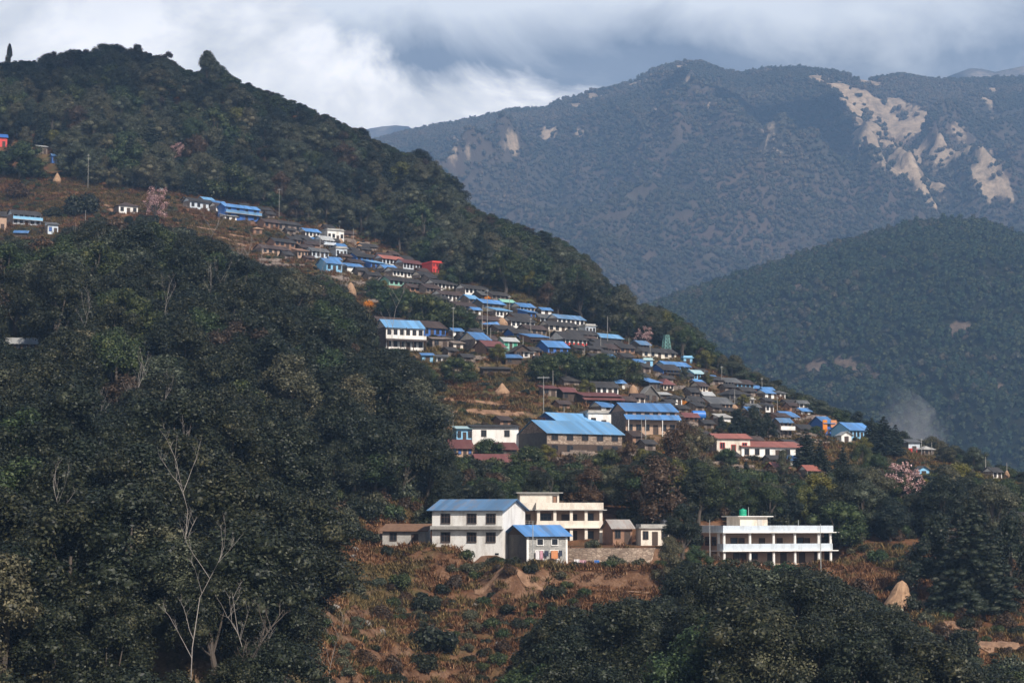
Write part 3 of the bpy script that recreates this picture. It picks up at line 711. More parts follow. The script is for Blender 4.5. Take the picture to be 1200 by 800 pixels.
# mid right
Hs('dark slate long house with cream wall left of the green lattice tower', 742, 792, 420, 412, 403, 38, 6, 'gable', 'slate', 'cream', 1, 5)
Hs('dark roof with purple sheet corner at the forest edge above slate houses', 738, 762, 410, 405, 400, 38, 5, 'gable', 'blue3', 'dconc', 1, 3)
Hs('tiny pale blue cubic hut beside the slate long house', 752, 765, 430, 422, 420, 12, 4, 'flat', 'ltarp', 'lblue', 1, 1, cat='hut', name='hut')
Hs('long blue roofed house under the green lattice tower', 768, 808, 436, 428, 423, 38, 5.5, 'gable', 'blue', 'lblue', 1, 5)
Hs('dark gabled house with open blue rooms below the long blue roof', 760, 800, 440, 433, 427, 34, 6, 'gable', 'slate', 'dblue', 1, 5)
Hs('sky blue painted house with pale bright sheet roof between deep blue houses', 804, 826, 446, 437, 429, 34, 6, 'gable', 'ltarp', 'lblue', 1, 3)
Hs('deep blue house joining the sky blue painted house on its right', 822, 841, 450, 442, 433, 36, 6, 'gable', 'blue', 'dblue', 1, 3)
Hs('small cream hut with pale blue box roof on the forest edge by bare trunks', 800, 810, 426, 420, 417, 15, 3, 'flat', 'lblue', 'lblue', 1, 1, cat='hut', name='hut')
Hs('house with lean blue roof and cream end wall over the grey stone gable', 746, 776, 458, 448, 442, 32, 5, 'shed', 'blue', 'dconc', 1, 3)
Hs('brownish purple hip roofed house with cream wall right of the lean blue roof', 764, 792, 458, 451, 443, 24, 6, 'hip', 'maroon', 'cream', 1, 3)
Hs('grey stone gable fronted house on the terrace above the long blue roofs', 748, 773, 473, 461, 451, 8, 7, 'gfront', 'concrete', 'dconc', 1, 2)
Hs('little shed with white sheet roof tilted beside the grey stone gable', 770, 785, 470, 465, 459, 20, 4, 'shed', 'pale', 'dconc', 1, 1, cat='shed', name='shed')
Hs('dark hip roofed house with white wall beside the orange bush', 780, 801, 474, 468, 461, 20, 6, 'hip', 'slate', 'white', 1, 2)
Hs('cream hut with a brown roof and blue door above the right blue roof', 736, 758, 473, 465, 461, 12, 5, 'gable', 'brown', 'cream', 1, 2, cat='hut', name='hut')
Hs('grey hip roofed house with striped pale roof sheets above the rubble', 818, 838, 470, 463, 456, 22, 6, 'gable', 'pale', 'dconc', 1, 2)
Hs('long weathered slate house with clay coloured front in the middle of the right rows', 814, 862, 480, 472, 464, 34, 6, 'gable', 'grey', 'peach', 1, 6)
Hs('dark slate house behind the long weathered slate house', 838, 882, 470, 462, 455, 32, 6, 'hip', 'slate', 'dconc', 1, 4)
Hs('grey flat roofed plaster house left of the white huts', 858, 886, 476, 468, 464, 24, 6, 'flat', 'concrete', 'concrete', 1, 3)
Hs('pinkish white walled house above the dark tree group', 870, 892, 484, 476, 471, 26, 5, 'gable', 'grey', 'white', 1, 3)
Hs('long slate house with white timber front under the right forest edge', 838, 868, 455, 447, 438, 36, 6, 'gable', 'grey', 'cream', 1, 5)
Hs('long grey brown roofed house with blue cloth hung along its front', 848, 884, 458, 449, 441, 36, 6, 'gable', 'brown', 'lblue', 1, 5)
Hs('small house with blue flat roof and red wall at the row end', 876, 892, 461, 455, 452, 26, 4.5, 'gable', 'blue', 'redp', 1, 2)
Hs('small blue roofed hut left of the grey hip roofed house near the ridge', 890, 908, 463, 457, 454, 20, 4.5, 'gable', 'blue', 'lblue', 1, 2, cat='hut', name='hut')
Hs('grey hip roofed house with pale wall at the ridge end', 903, 922, 467, 461, 454, 22, 5.5, 'hip', 'grey', 'white', 1, 2)
Hs('lone small white house among trees near the ridge', 932, 948, 479, 473, 469, 18, 5, 'gable', 'grey', 'white', 1, 2)
Hs('white walled narrow house above the dark tree group', 890, 908, 483, 475, 472, 30, 5, 'shed', 'slate', 'white', 1, 2)
Hs('whitewashed ruin wall house left of the dark tree group', 836, 858, 504, 489, 484, 20, 6, 'shed', 'concrete', 'white', 1, 1)
Hs('rust brown low roofed house left of the blue water wagon', 796, 820, 496, 489, 483, 16, 6, 'gable', 'maroon', 'mud', 1, 3)
Hs('stone house with blue striped grey roof and white balcony amid conifers', 906, 930, 513, 494, 487, 22, 6, 'gable', 'blue3', 'stone', 2, 3, band='white')
oh = Hs('blue roofed house draped with orange cloth among the conifers', 951, 979, 508, 495, 488, 26, 6, 'gable', 'blue', 'dblue', 2, 3)
MB().box(-1.9, -.6, -3.3, -3.16, .6, 3.4).build('orange_drape', M['orange'], oh); MB().box(.5, 2.2, -3.3, -3.16, 1.6, 3.4).build('orange_drape', M['cloth_o'], oh)
Hs('long blue roofed house stepping down right of the orange draped house', 975, 1024, 516, 503, 494, 34, 6.5, 'gable', 'blue', 'lblue', 1, 6)
Hs('white gabled pavilion before the long stepping blue roof', 983, 998, 520, 509, 503, 14, 5, 'gfront', 'pale', 'white', 1, 1)
Hs('grey roofed cabin painted in red, white and blue bands', 1060, 1080, 532, 518, 514, 14, 5, 'shed', 'grey', 'pwhite', 1, 1, low='redp')
Hs('low grey stone hut right of the cabin with painted bands', 1076, 1096, 534, 527, 523, 20, 6, 'hip', 'concrete', 'stone', 1, 2, cat='hut', name='hut')
Hs('small sky blue hut with grey green roof behind the pink blossom tree', 1072, 1090, 559, 550, 544, 14, 5, 'gfront', 'grey', 'lblue', 1, 1, cat='hut', name='hut')
Hs('dark roofed house with one white panel near the right ridge end', 1155, 1175, 562, 552, 545, 28, 6, 'gable', 'slate', 'white', 1, 2)
Hs('blue banded house cut by the right picture edge', 1190, 1214, 618, 606, 600, 20, 6, 'gable', 'slate', 'dblue', 1, 2)
# more roofs filling the rows
Hs('low slate house squeezed left of the house with a blue awning roof', 400, 428, 303, 297, 292, 42, 4, 'gable', 'slate', 'stone', 1, 3)
Hs('dark slate roof at the left of the cream walled end under the orange trees', 566, 596, 352, 346, 341, 40, 4, 'gable', 'slate', 'stone', 1, 4)
Hs('brown roofed long house over the row of dotted white walls', 470, 502, 343, 337, 331, 43, 4, 'gable', 'brown', 'mud', 1, 4)
Hs('slate roof house tucked below the teal sheet roof', 592, 622, 378, 371, 365, 38, 4, 'gable', 'slate', 'mud', 1, 4)
Hs('slate roof hut right below the blue edged long roof', 646, 672, 388, 382, 377, 38, 4, 'gable', 'slate', 'cream', 1, 3)
Hs('weathered brown roof between the red panel house and the concrete house', 668, 698, 402, 396, 391, 36, 4, 'gable', 'brown', 'stone', 1, 3)
Hs('dark slate roof in front of the wide weathered slate roof', 572, 604, 392, 386, 380, 38, 4, 'gable', 'slate', 'stone', 1, 3)
Hs('low brown house beside the green shuttered one under two poles', 562, 584, 405, 399, 394, 36, 4, 'gable', 'brown', 'wood', 1, 3)
Hs('brown roofed hut over the stony terrace next to the blue roofed shed', 612, 634, 417, 411, 406, 30, 4, 'gable', 'slate', 'mud', 1, 2)
Hs('small slate house just above the brownish purple hip roof', 770, 796, 444, 439, 434, 36, 4, 'gable', 'slate', 'mud', 1, 3)
Hs('slate cottage in the scrub left of the striped pale sheets', 798, 822, 466, 460, 455, 30, 4, 'gable', 'slate', 'stone', 1, 2)
Hs('brown cottage in the scrub under the sky blue painted house', 808, 832, 459, 454, 449, 34, 4, 'gable', 'brown', 'cream', 1, 3)
Hs('slate house with pale front behind the orange bush beside hip roofs', 800, 826, 477, 471, 465, 26, 4.5, 'gable', 'slate', 'white', 1, 3)
Hs('dark roofed house just left of the grey flat roofed plaster house', 838, 862, 488, 481, 475, 28, 4.5, 'gable', 'slate', 'peach', 1, 3)
Hs('long slate shed below the dark pole near the light blue roof end', 716, 744, 414, 408, 403, 36, 4, 'gable', 'slate', 'mud', 1, 3, cat='shed', name='shed')
Hs('slate roofed house at the left end of the upper white cluster', 330, 352, 286, 280, 275, 40, 4, 'gable', 'slate', 'mud', 1, 3)
Hs('brown roof house in the gap under the upper white cluster', 344, 368, 296, 290, 285, 40, 4, 'gable', 'brown', 'stone', 1, 3)
def small_sheds(n):
    rd = random.Random(33); k = 0; t = 0
    while k < n and t < 4000:
        t += 1; px = rd.uniform(225, 945); up, lo = VILLAGE_TOP(px), VILLAGE_LOW(px)
        if px < 520: lo = min(lo, up + 62)
        if px < 330: lo = up + 30
        py = up + 8 + (lo - up - 24) * rd.random() ** 1.25; x, y, z = hit(px, py)
        if 515 < px < 650 and 440 < py < 500: continue
        if any(abs((x - cx) * cos(q) + (y - cy) * sin(q)) < hl + 2.2 and abs(-(x - cx) * sin(q) + (y - cy) * cos(q)) < hw + 1.6 for (cx, cy, hl, hw, q) in FOOT): continue
        w = rd.uniform(16, 30); h = rd.uniform(8, 10) * 600 / y; r = rd.random()
        rc, lb, gp = (('slate', 'small dark roofed stone shed squeezed between larger houses of the rows', 'small dark roofed sheds') if r < .5 else ('brown', 'small brown roofed clay shed squeezed between larger houses of the rows', 'small brown roofed sheds') if r < .8 else ('blue', 'small blue roofed shed squeezed between larger houses of the rows', 'small blue roofed sheds'))
        house(lb, px - w/2, px + w/2, py, py - h * .62, py - h, rd.uniform(26, 42), 4, 'gable', rc, {'slate': 'stone', 'brown': 'mud', 'blue': 'white'}[rc], 1, 1, cat='shed', name='shed', group=gp, prot=False); k += 1
# big roofs in the middle
Hs('dark stone walled long house with broad light blue roof, largest in the village', 606, 733, 534, 507, 493, 30, 11, 'gable', 'blue2', 'pstone', 2, 5, low='wood', D=408, gw=1, win=(1.4, 1.25))
Hs('second light blue roof just behind the largest blue roofed house', 624, 712, 512, 494, 484, 34, 9, 'gable', 'blue2', 'dblue', 1, 5, D=436)
Hs('two storey wooden house with upper and lower bright blue roofs and white posts', 716, 796, 509, 481, 472, 18, 8.5, 'gable', 'blue', 'peach', 2, 6, ver='blue', verz=4.1, vdrop=1.1, D=428, post='white')
Hs('unplastered flat slab building with white pillars left of double blue roofs', 678, 728, 503, 484, 482, 14, 7, 'flat', 'concrete', 'white', 1, 3, D=440)
Hs('long house with dark roof and four white wall panels under the round trees', 684, 727, 464, 453, 447, 24, 6, 'gable', 'slate', 'white', 1, 4)
Hs('red roofed porch building with open bays below the four white panels', 674, 730, 476, 464, 459, 18, 5, 'shed', 'maroon', 'wood', 1, 4, ver='maroon')
Hs('open plank shed with maroon sheet gable at the left of the porch building', 650, 676, 470, 458, 449, 28, 6, 'gable', 'maroon', 'wood', 1, 2, cat='shed', name='shed')
Hs('stone hut with long flat plank roof beside the concrete pole', 630, 654, 464, 455, 450, 20, 5, 'shed', 'maroon', 'stone', 1, 2, cat='hut', name='hut')
Hs('small dark stable with flat roof and thin pale eaves on the terrace', 560, 600, 440, 432, 429, 10, 5, 'shed', 'slate', 'wood', 1, 2, cat='stable', name='shed')
Hs('long whitewashed wall building with two windows under the grassy terrace', 546, 610, 517, 500, 497, 10, 5, 'shed', 'slate', 'white', 1, 2, door=False)
Hs('white over sky blue small house above the maroon roofs', 528, 555, 518, 502, 499, 20, 5, 'shed', 'ltarp', 'lblue', 1, 3, low='lblue')
Hs('maroon roofed house left of the leafy bush at the foot of the terraces', 519, 556, 536, 524, 515, 14, 6, 'gable', 'maroon', 'peach', 1, 4, glass='dblue')
Hs('maroon roofed house right of the leafy bush at the foot of the terraces', 574, 608, 535, 526, 519, 14, 6, 'gable', 'maroon', 'dconc', 1, 3)
Hs('lowest maroon roofed house, wide and long, at the foot of the terraces', 550, 608, 551, 540, 532, 12, 6, 'gable', 'maroon', 'dconc', 1, 5)
Hs('small white tower room at the edge of the dark wood', 511, 524, 498, 486, 483, 10, 4, 'shed', 'grey', 'white', 1, 1, cat='hut', name='hut')
Hs('cream house with red flat roof edge and turquoise base', 828, 882, 532, 513, 508, 14, 7, 'gable', 'red', 'cream', 1, 3, low=None, wf='redp')
Hs('white walled house with long red roof and gable turned sideways', 846, 946, 538, 523, 517, 24, 8.5, 'gable', 'red', 'white', 1, 6)
Hs('lower small house with red gable roof in front of the long red roof', 898, 926, 560, 547, 538, 24, 6, 'gable', 'red', 'dconc', 1, 2)
Hs('red roofed cottage with white corner post among dark trees', 938, 960, 560, 550, 541, 22, 6, 'gable', 'red', 'white', 1, 2)
# roofs glimpsed through the near left wood
Hs('white rendered house seen through the dark trees near the left edge', -4, 44, 420, 402, 396, 15, 6, 'gable', 'pale', 'peach', 2, 4, prot='top')
Hs('sky blue roof glimpsed between the dark trees of the near wood', 168, 182, 418, 413, 409, 15, 5, 'gable', 'blue', 'dblue', 1, 1, cat='hut', name='hut', prot='top')

small_sheds(130)
# ------------------------------------------------------------------ the four near buildings
def place(root_name, px, py, D, yaw, label, cat):
    a, b = ray(px, py); r = empty(root_name, (a * D, D, b * D), R(yaw)); tag(r, label, cat); return r
def pad_for(root, x0, x1, y0, y1, bl=2.5, dz=0, foot=True):
    ya = root.rotation_euler.z; cx, cy = (x0 + x1) / 2, (y0 + y1) / 2
    X = root.location.x + cx * cos(ya) - cy * sin(ya); Y = root.location.y + cx * sin(ya) + cy * cos(ya)
    PADS.append((X, Y, root.location.z + dz, ya, (x1 - x0) / 2, (y1 - y0) / 2, bl))
    if foot: FOOT.append((X, Y, (x1 - x0) / 2 + 1, (y1 - y0) / 2 + 1, ya))
def opening(root, kind, x, y, z, w, h, wf='dframe', side='front', glass=None):
    """frame proud of the wall with the leaf or glass set inside it; side 'left'/'right' faces along x"""
    fr = MB(); t = .1
    fr.box(-w/2 - t, -w/2, -.09, 0, -.02, h + t).box(w/2, w/2 + t, -.09, 0, -.02, h + t).box(-w/2, w/2, -.09, 0, h, h + t)
    if kind == 'window':
        fr.box(-w/2 - t, w/2 + t, -.14, 0, -.14, -.02)
        if w > 1.1: fr.box(-w/6 - .035, -w/6 + .035, -.07, -.015, 0, h).box(w/6 - .035, w/6 + .035, -.07, -.015, 0, h).box(-w/2, w/2, -.066, -.018, h * .62, h * .68)
    o = MB().box(-w/2, w/2, -.012, .01, 0, h).build(kind, M[glass or ('pane' if kind == 'window' else 'wood')], root)
    o.location = (x, y, z); o.rotation_euler = (0, 0, {'front': 0, 'left': -pi/2, 'right': pi/2}[side])
    f = fr.build('frame', M[wf], None); f.parent = o
# --- school building with columns
sb = place('school_building', 848, 663, 335, 24, 'long two storey white veranda building with round columns above the dark foreground trees', 'school')
L_, W_ = 20.9, 11.0; pad_for(sb, -1.5, L_ + 1, -2.2, W_ + 1, 3)
s1, s2, top = 2.5, 5.45, 6.55
MB().box(0, L_ - .3, 2.1, W_, -1.2, s1 - .16).box(.0, L_ - .3, 2.1, W_, s1 + .004, s2 - .1).build('wall', M['peach'], sb)
MB().box(-.05, L_ + .1, -.1, 2.06, -1.4, 0).build('plinth', M['cream'], sb)
MB().box(-.35, L_ + .9, -.4, W_ + .3, s1 - .16, s1).build('floor_slab', M['white'], sb)
MB().box(-.35, L_ + 1.0, -.5, W_ + .3, s2 - .1, s2 + .06).build('roof_slab', M['white'], sb)
MB().box(0, L_, 0, .16, s1, s1 + 1.1).build('balcony_wall', M['pwhite'], sb)
MB().box(0, .16, .17, 2.1, s1, s1 + 1.1).build('balcony_wall', M['pwhite'], sb)
MB().box(-.1, L_ + .1, -.1, .1, s2 + .06, top).box(-.1, .1, .1, W_ + .1, s2 + .06, top).box(L_ - .1, L_ + .1, .1, W_ + .1, s2 + .06, top).box(-.1, L_ + .1, W_ - .1, W_ + .1, s2 + .06, top - .002).build('parapet', M['pwhite'], sb)
colm = MB().lathe([(.27, 0), (.24, .1), (.24, 1), (.24, 2.2), (.28, 2.34)], 14).data('column', M['white'], True)
for z in (0, s1):
    for x in (.25, 5.1, 9.6, 13.7, 18.3, L_ - .25):
        o = bpy.data.objects.new('column', colm); COL.objects.link(o); o.parent = sb; o.location = (x, .25, z); o.scale.z = 1 if z == 0 else 1.19
    o = bpy.data.objects.new('column', colm); COL.objects.link(o); o.parent = sb; o.location = (.25, 2.0, z); o.scale.z = 1 if z == 0 else 1.19
for x, k in ((3.2, 'window'), (4.6, 'door'), (8.5, 'door'), (11.9, 'door'), (15.9, 'window'), (17.2, 'door'), (19.9, 'window')):
    opening(sb, k, x, 2.1, s1 + (.02 if k == 'door' else .9), 1.1 if k == 'window' else .95, 1.9 if k == 'door' else 1.1)
for x, k in ((3.6, 'door'), (4.9, 'door'), (7.0, 'window'), (10.1, 'door'), (12.6, 'door'), (16.2, 'door'), (19.2, 'door')):
    opening(sb, k, x, 2.1, .02 if k == 'door' else 1.1, 1.1 if k == 'window' else 1.0, 1.95 if k == 'door' else .8)
for z in (.9, s1 + .9):
    for y in (3.0, 5.2, 7.4, 9.7): opening(sb, 'window', 0, y, z, 1.3, 1.25, 'dframe', 'left')
rr = MB().box(5.6, 10.9, 4.2, 8.6, s2 + .06, 8.0).build('roof_room', M['cream'], sb)
MB().box(4.9, 11.7, 3.6, 9.1, 8.0, 8.14).build('room_slab', M['white'], rr)
MB().box(8.9, 9.8, 4.15, 4.198, 6.5, 7.6).build('vent_grille', M['wframe'], rr)
MB().tube([(14.6, .5, top), (14.6, .5, top + .9)], .05, 6).build('pipe', M['metal'], sb)
def tank(px, py, D, r, h, mat, label):
    a, b = ray(px, py); t = empty('water_tank', (a * D, D, b * D)); tag(t, label, 'water tank')
    MB().lathe([(r * .96, 0), (r, .06), (r, h * .3), (r * .96, h * .33), (r, h * .37), (r, h * .62), (r * .96, h * .66), (r, h * .7), (r, h * .86), (r * .5, h * .97)], 18).build('body', M[mat], t, True)
    MB().lathe([(r * .34, h * .955), (r * .34, h * 1.05), (r * .05, h * 1.08)], 12).build('lid', M[mat], t)
    return t
ya = R(24)
def on_school(x, y, z):
    return (sb.location.x + x * cos(ya) - y * sin(ya), sb.location.y + x * sin(ya) + y * cos(ya), sb.location.z + z)
t = tank(884, 600, 335, .62, 1.15, 'gtank', 'green plastic water tank standing on the slab of the white veranda building'); t.location = on_school(6.4, 4.6, 8.145)
rod = MB().tube([(0, 0, 0), (0, 0, 1.5)], [.06, .04], 6).build('antenna_rod', M['metal']); rod.location = on_school(8.6, 6.5, 8.145)
tag(rod, 'thin pale rod on the roof room beside the green water tank', 'antenna')
# --- cream building
cb = place('veranda_building', 629, 637, 330, 5, 'two storey cream building with square pillars and flat parapet behind the block house', 'school')
Lc, Wc = 10.7, 8.5; pad_for(cb, -5.5, Lc + 1, -1.5, Wc + 1, 2)
c1, c2, ct = 2.65, 5.45, 6.6
MB().box(0, Lc, 1.9, Wc, -1.0, c1 - .15).box(0, Lc, 1.9, Wc, c1 + .004, c2 - .1).box(-4.6, -.004, 2.6, Wc, -1, c1 - .15).box(-4.6, -.004, 2.6, Wc, c1 + .004, c2 - .1).build('wall', M['peach'], cb)
MB().box(-.3, Lc + .6, -.4, Wc + .2, c1 - .15, c1).box(-4.9, -.304, 1.3, Wc + .2, c1 - .15, c1).build('floor_slab', M['cream'], cb)
MB().box(-.3, Lc + .6, -.45, Wc + .2, c2 - .1, c2 + .06).box(-5.0, -.304, .9, Wc + .2, c2 - .1, c2 + .06).build('roof_slab', M['concrete'], cb)
MB().box(-.1, Lc + .1, -.1, .1, c2 + .06, ct).box(Lc - .1, Lc + .1, .1, Wc, c2 + .06, ct).box(-4.8, -.1, 1.0, 1.2, c2 + .06, ct).box(-4.8, -4.6, 1.2, Wc, c2 + .06, ct).box(-.1, .1, .1, 1.0, c2 + .06, ct).build('parapet', M['cream'], cb)
MB().box(0, Lc, 0, .16, c1, c1 + 1.05).build('balcony_wall', M['cream'], cb)
rl = MB()
for i in range(3): rl.box(-4.7, 0, 1.38, 1.42, c1 + .35 * (i + 1) - .03, c1 + .35 * (i + 1))
for i in range(6): rl.box(-4.7 + .9 * i, -4.66 + .9 * i, 1.375, 1.425, c1, c1 + 1.06)
rl.build('railing', M['wframe'], cb)
pc = MB().box(-.24, .24, -.24, .24, 0, 2.5).data('pillar', M['cream'])
for z in (0, c1):
    for x in (.3, 2.95, 5.6, 8.0, Lc - .3):
        o = bpy.data.objects.new('pillar', pc); COL.objects.link(o); o.parent = cb; o.location = (x, .26, z); o.scale.z = 1.0 if z == 0 else 1.08
for z in (.85, c1 + 1.05):
    opening(cb, 'window', 1.6, 1.9, z, 1.7, 1.1); opening(cb, 'door', 4.9, 1.9, z - .9 if z < 2 else c1 + .02, 1.2, 2.0); opening(cb, 'window', 8.9, 1.9, z, .9, 1.1); opening(cb, 'door', 6.2, 1.9, .02 if z < 2 else c1 + .02, .9, 2)
    opening(cb, 'window', -3.6, 2.6, z, 1.0, 1.0, 'orange'); opening(cb, 'door', -1.3, 2.6, .02 if z < 2 else c1 + .02, .9, 2)
ph = MB().box(-2.4, 4.0, 3.4, 7.5, c2 + .06, 8.15).build('roof_room', M['cream'], cb)
MB().box(-3.0, 4.6, 2.9, 8.0, 8.15, 8.3).build('room_slab', M['concrete'], ph)
opening(cb, 'door', 3.3, 3.4, c2 + .5, .55, 1.7, 'dframe', glass='mud')
# --- white building with blue roof (right end nearer)
wb = place('white_hall', 589, 652, 303, -21, 'two storey white building with blue grey roof and six barred windows above the brown slope', 'house')
Lw, Ww, Hw = 11.3, 9.4, 6.95; pad_for(wb, -3, .8, -.8, Ww + 1, 2.5, .2); pad_for(wb, -12, -8, -2.0, 3, 5, 1.4, False); FOOT.append((wb.location.x - 5, wb.location.y + 6.5, 6.3, 5, R(-21)))
w = MB().box(-Lw, 0, 0, Ww, -2.5, Hw)
for x in (-Lw, -.2): w.prism([(x, 0, Hw), (x, Ww, Hw), (x, Ww/2, Hw + 1.45)], (.2, 0, 0))
w.build('wall', M['white'], wb)
r = MB(); r.prism([(-Lw - .7, -.55, Hw - .2), (.55, -.55, Hw - .2), (.55, Ww/2, Hw + 1.47), (-Lw - .7, Ww/2, Hw + 1.47)], (0, 0, .1))
r.prism([(-Lw - .7, Ww/2, Hw + 1.47), (.55, Ww/2, Hw + 1.47), (.55, Ww + .55, Hw - .2), (-Lw - .7, Ww + .55, Hw - .2)], (0, 0, .1)); r.build('roof', M['blue3'], wb)
MB().box(-Lw, .15, -.75, -.002, 4.0, 4.12).box(-Lw, .15, -.75, -.65, 4.12, 4.5).build('canopy_ledge', M['concrete'], wb)
for x in (-9.1, -4.9, -1.85):
    opening(wb, 'window', x, 0, 4.95, 1.35, 1.3); opening(wb, 'window', x, 0, 2.2, 1.35, 1.3)
MB().box(-.3, .3, -.03, -.002, 0, .28).build('vent', M['pane'], wb).location = (-.9, 0, .25)
# --- grey block house with bright blue roof
bh = place('block_house', 617.5, 662, 300, 30, 'small grey block house with bright blue tin roof and washing hung below its lower windows', 'house')
Lb, Wb, Hb = 6.9, 6.0, 4.4; pad_for(bh, -.8, Lb + .8, -1.0, Wb + 1, 2.0)
MB().box(0, Lb, 0, Wb, -1.6, Hb - .004).build('wall', M['block'], bh)
g = MB()
for x in (.0, Lb - .2): g.prism([(x, 0, Hb), (x, Wb, Hb), (x, Wb/2, Hb + 1.35)], (.2, 0, 0))
g.build('gable', M['wood'], bh)
MB().box(-.03, .003, .3, Wb - .2, -1.6, Hb).build('end_shade_sheet', M['dconc'], bh)  # dark sheet over the left gable end, its shade put into the colour
for x0, x1 in ((-.06, .3), (Lb - .3, Lb + .04)): MB().box(x0, x1, -.05, -.002, -1.5, Hb).build('corner_post', M['white'], bh)
r = MB(); r.prism([(-.7, -.6, Hb - .24), (Lb + .6, -.6, Hb - .24), (Lb + .6, Wb/2, Hb + 1.37), (-.7, Wb/2, Hb + 1.37)], (0, 0, .09))
r.prism([(-.7, Wb/2, Hb + 1.37), (Lb + .6, Wb/2, Hb + 1.37), (Lb + .6, Wb + .6, Hb - .24), (-.7, Wb + .6, Hb - .24)], (0, 0, .09)); r.build('roof', M['blue'], bh)
for x in (2.2, 4.7):
    opening(bh, 'window', x, 0, 2.95, 1.0, .8, 'white'); opening(bh, 'window', x - .1, 0, .9, 1.3, 1.2, 'white')
pad_for(bh, -6, 8, -5, -1, 3.5, -.1, False); pad_for(bh, -5, 0, -1, 3, 2, 0, False); PROT.append((445, 790, 655, 300)); PROT.append((845, 990, 662, 333)); PROT.append((812, 845, 640, 333))
def world_of(root, x, y, z):
    a = root.rotation_euler.z; return (root.location.x + x * cos(a) - y * sin(a), root.location.y + x * sin(a) + y * cos(a), root.location.z + z)
def garment(loc, w, h, mat, label, yaw=30):
    m = MB(); n = 6
    for i in range(n):
        xa, xb = -w/2 + w * i / n, -w/2 + w * (i + 1) / n; ya_, yb_ = .05 * sin(i * 1.7), .05 * sin((i + 1) * 1.7)
        m.prism([(xa, ya_, 0), (xb, yb_, 0), (xb, yb_ * 1.6, -h * (1 - .06 * ((i + 1) % 3))), (xa, ya_ * 1.6, -h * (1 - .06 * (i % 3)))], (0, .02, 0))
    o = m.build('laundry', M[mat]); o.location = loc; o.rotation_euler = (0, 0, R(yaw)); return tag(o, label, 'laundry')
ln = MB().tube([(0, 0, 0), (2.6, 0, -.08), (5.4, 0, 0)], .02, 4).build('clothes_line', M['metal']); ln.location = world_of(bh, .6, -.5, 2.15); ln.rotation_euler = (0, 0, R(30))
tag(ln, 'thin clothes line strung along the front of the grey block house', 'clothes line')
for x, w_, h_, mt, lb in ((1.5, .6, 1.4, 'cloth_w', 'white cloth hanging from the clothes line, left of the pink one'), (2.15, .5, 1.5, 'cloth_p', 'pink cloth hanging from the clothes line of the block house'),
        (3.0, .7, .9, 'cloth_d', 'dark shirt hanging mid way on the clothes line'), (4.4, 1.1, 1.3, 'cloth_o', 'wide orange blanket hanging on the clothes line before a window'), (5.4, .6, .9, 'cloth_d', 'dark garment at the far end of the clothes line')):
    garment(world_of(bh, x, -.5, 2.12), w_, h_, mt, lb)
# --- retaining wall and its terrace
def wallstrip(name, label, pts, h, t, mat, cat='wall', D=306, zt=642):
    m = MB(); P = []
    for (px, Dd) in pts:
        a, b = ray(px, zt); P.append((a * Dd, Dd, ray(px, zt)[1] * D))
    ztop = P[0][2]
    m.prism([(x, y, ztop) for x, y, _ in P] + [(x, y + t, ztop) for x, y, _ in reversed(P)], (0, 0, -h))
    o = m.build(name, M[mat]); return tag(o, label, cat), ztop
rw, zt = wallstrip('retaining_wall', 'long retaining wall of pale stone blocks below the cream building terrace', [(664, 307), (700, 306), (740, 306), (765, 308), (780, 312), (790, 318)], 4.6, .8, 'pstone')
for i in range(10):
    px = 636 + i * 17; a, _ = ray(px, 640)
    PADS.append((a * 319, 319, zt + .15, 0, 1.6, 8, 1.6)); FOOT.append((a * 319, 319, 2, 9, 0))
    if i < 2: continue
    PADS.append((a * 300, 300, zt - 2.9, 0, 1.6, 3.4, 2.2)); PADS.append((a * 313, 313, zt - .05, 0, 2, 4.4, 1.6))
    FOOT.append((a * 306, 306, 3, 3.4, 0))
for px, py, mt, w_, h_, lb in ((676, 655, 'cloth_w', .8, .9, 'pale washing hung at the foot of the stone retaining wall'), (683, 656, 'cloth_p', 1.0, .8, 'pinkish washing beside the pale washing under the retaining wall'),
        (689, 657, 'cloth_d', 1.1, .9, 'dark washing under the stone retaining wall'), (699.5, 656, 'tarp', .75, 1.1, 'bright blue cloth at the middle of the stone retaining wall foot'), (743, 659, 'tarp', .6, .6, 'small blue cloth at the far foot of the stone retaining wall')):
    a, b = ray(px, py); garment((a * 303.5, 303.5, b * 303.5), w_, h_, mt, lb, 0)
Hs('open tin roofed shed with rusty sheets and red ridge beside the cream building', 706, 744, 637, 618, 609, 12, 6, 'gable', 'rust', 'mud', 1, 2, cat='shed', name='shed', D=324)
Hs('row of cream toilet rooms with brown doors at the terrace end', 744, 787, 638, 619, 617, 8, 4, 'flat', 'concrete', 'cream', 1, 3, cat='outhouse', name='outhouse', D=322)
Hs('low concrete shed under a brown earth covered roof on the dry slope', 445, 506, 639, 622, 614, -6, 5, 'shed', 'thatch', 'concrete', 1, 2, cat='shed', name='shed')
t = tank(778, 617, 324, .55, 1.1, 'btank', 'black water tank on the flat roof of the toilet rooms')
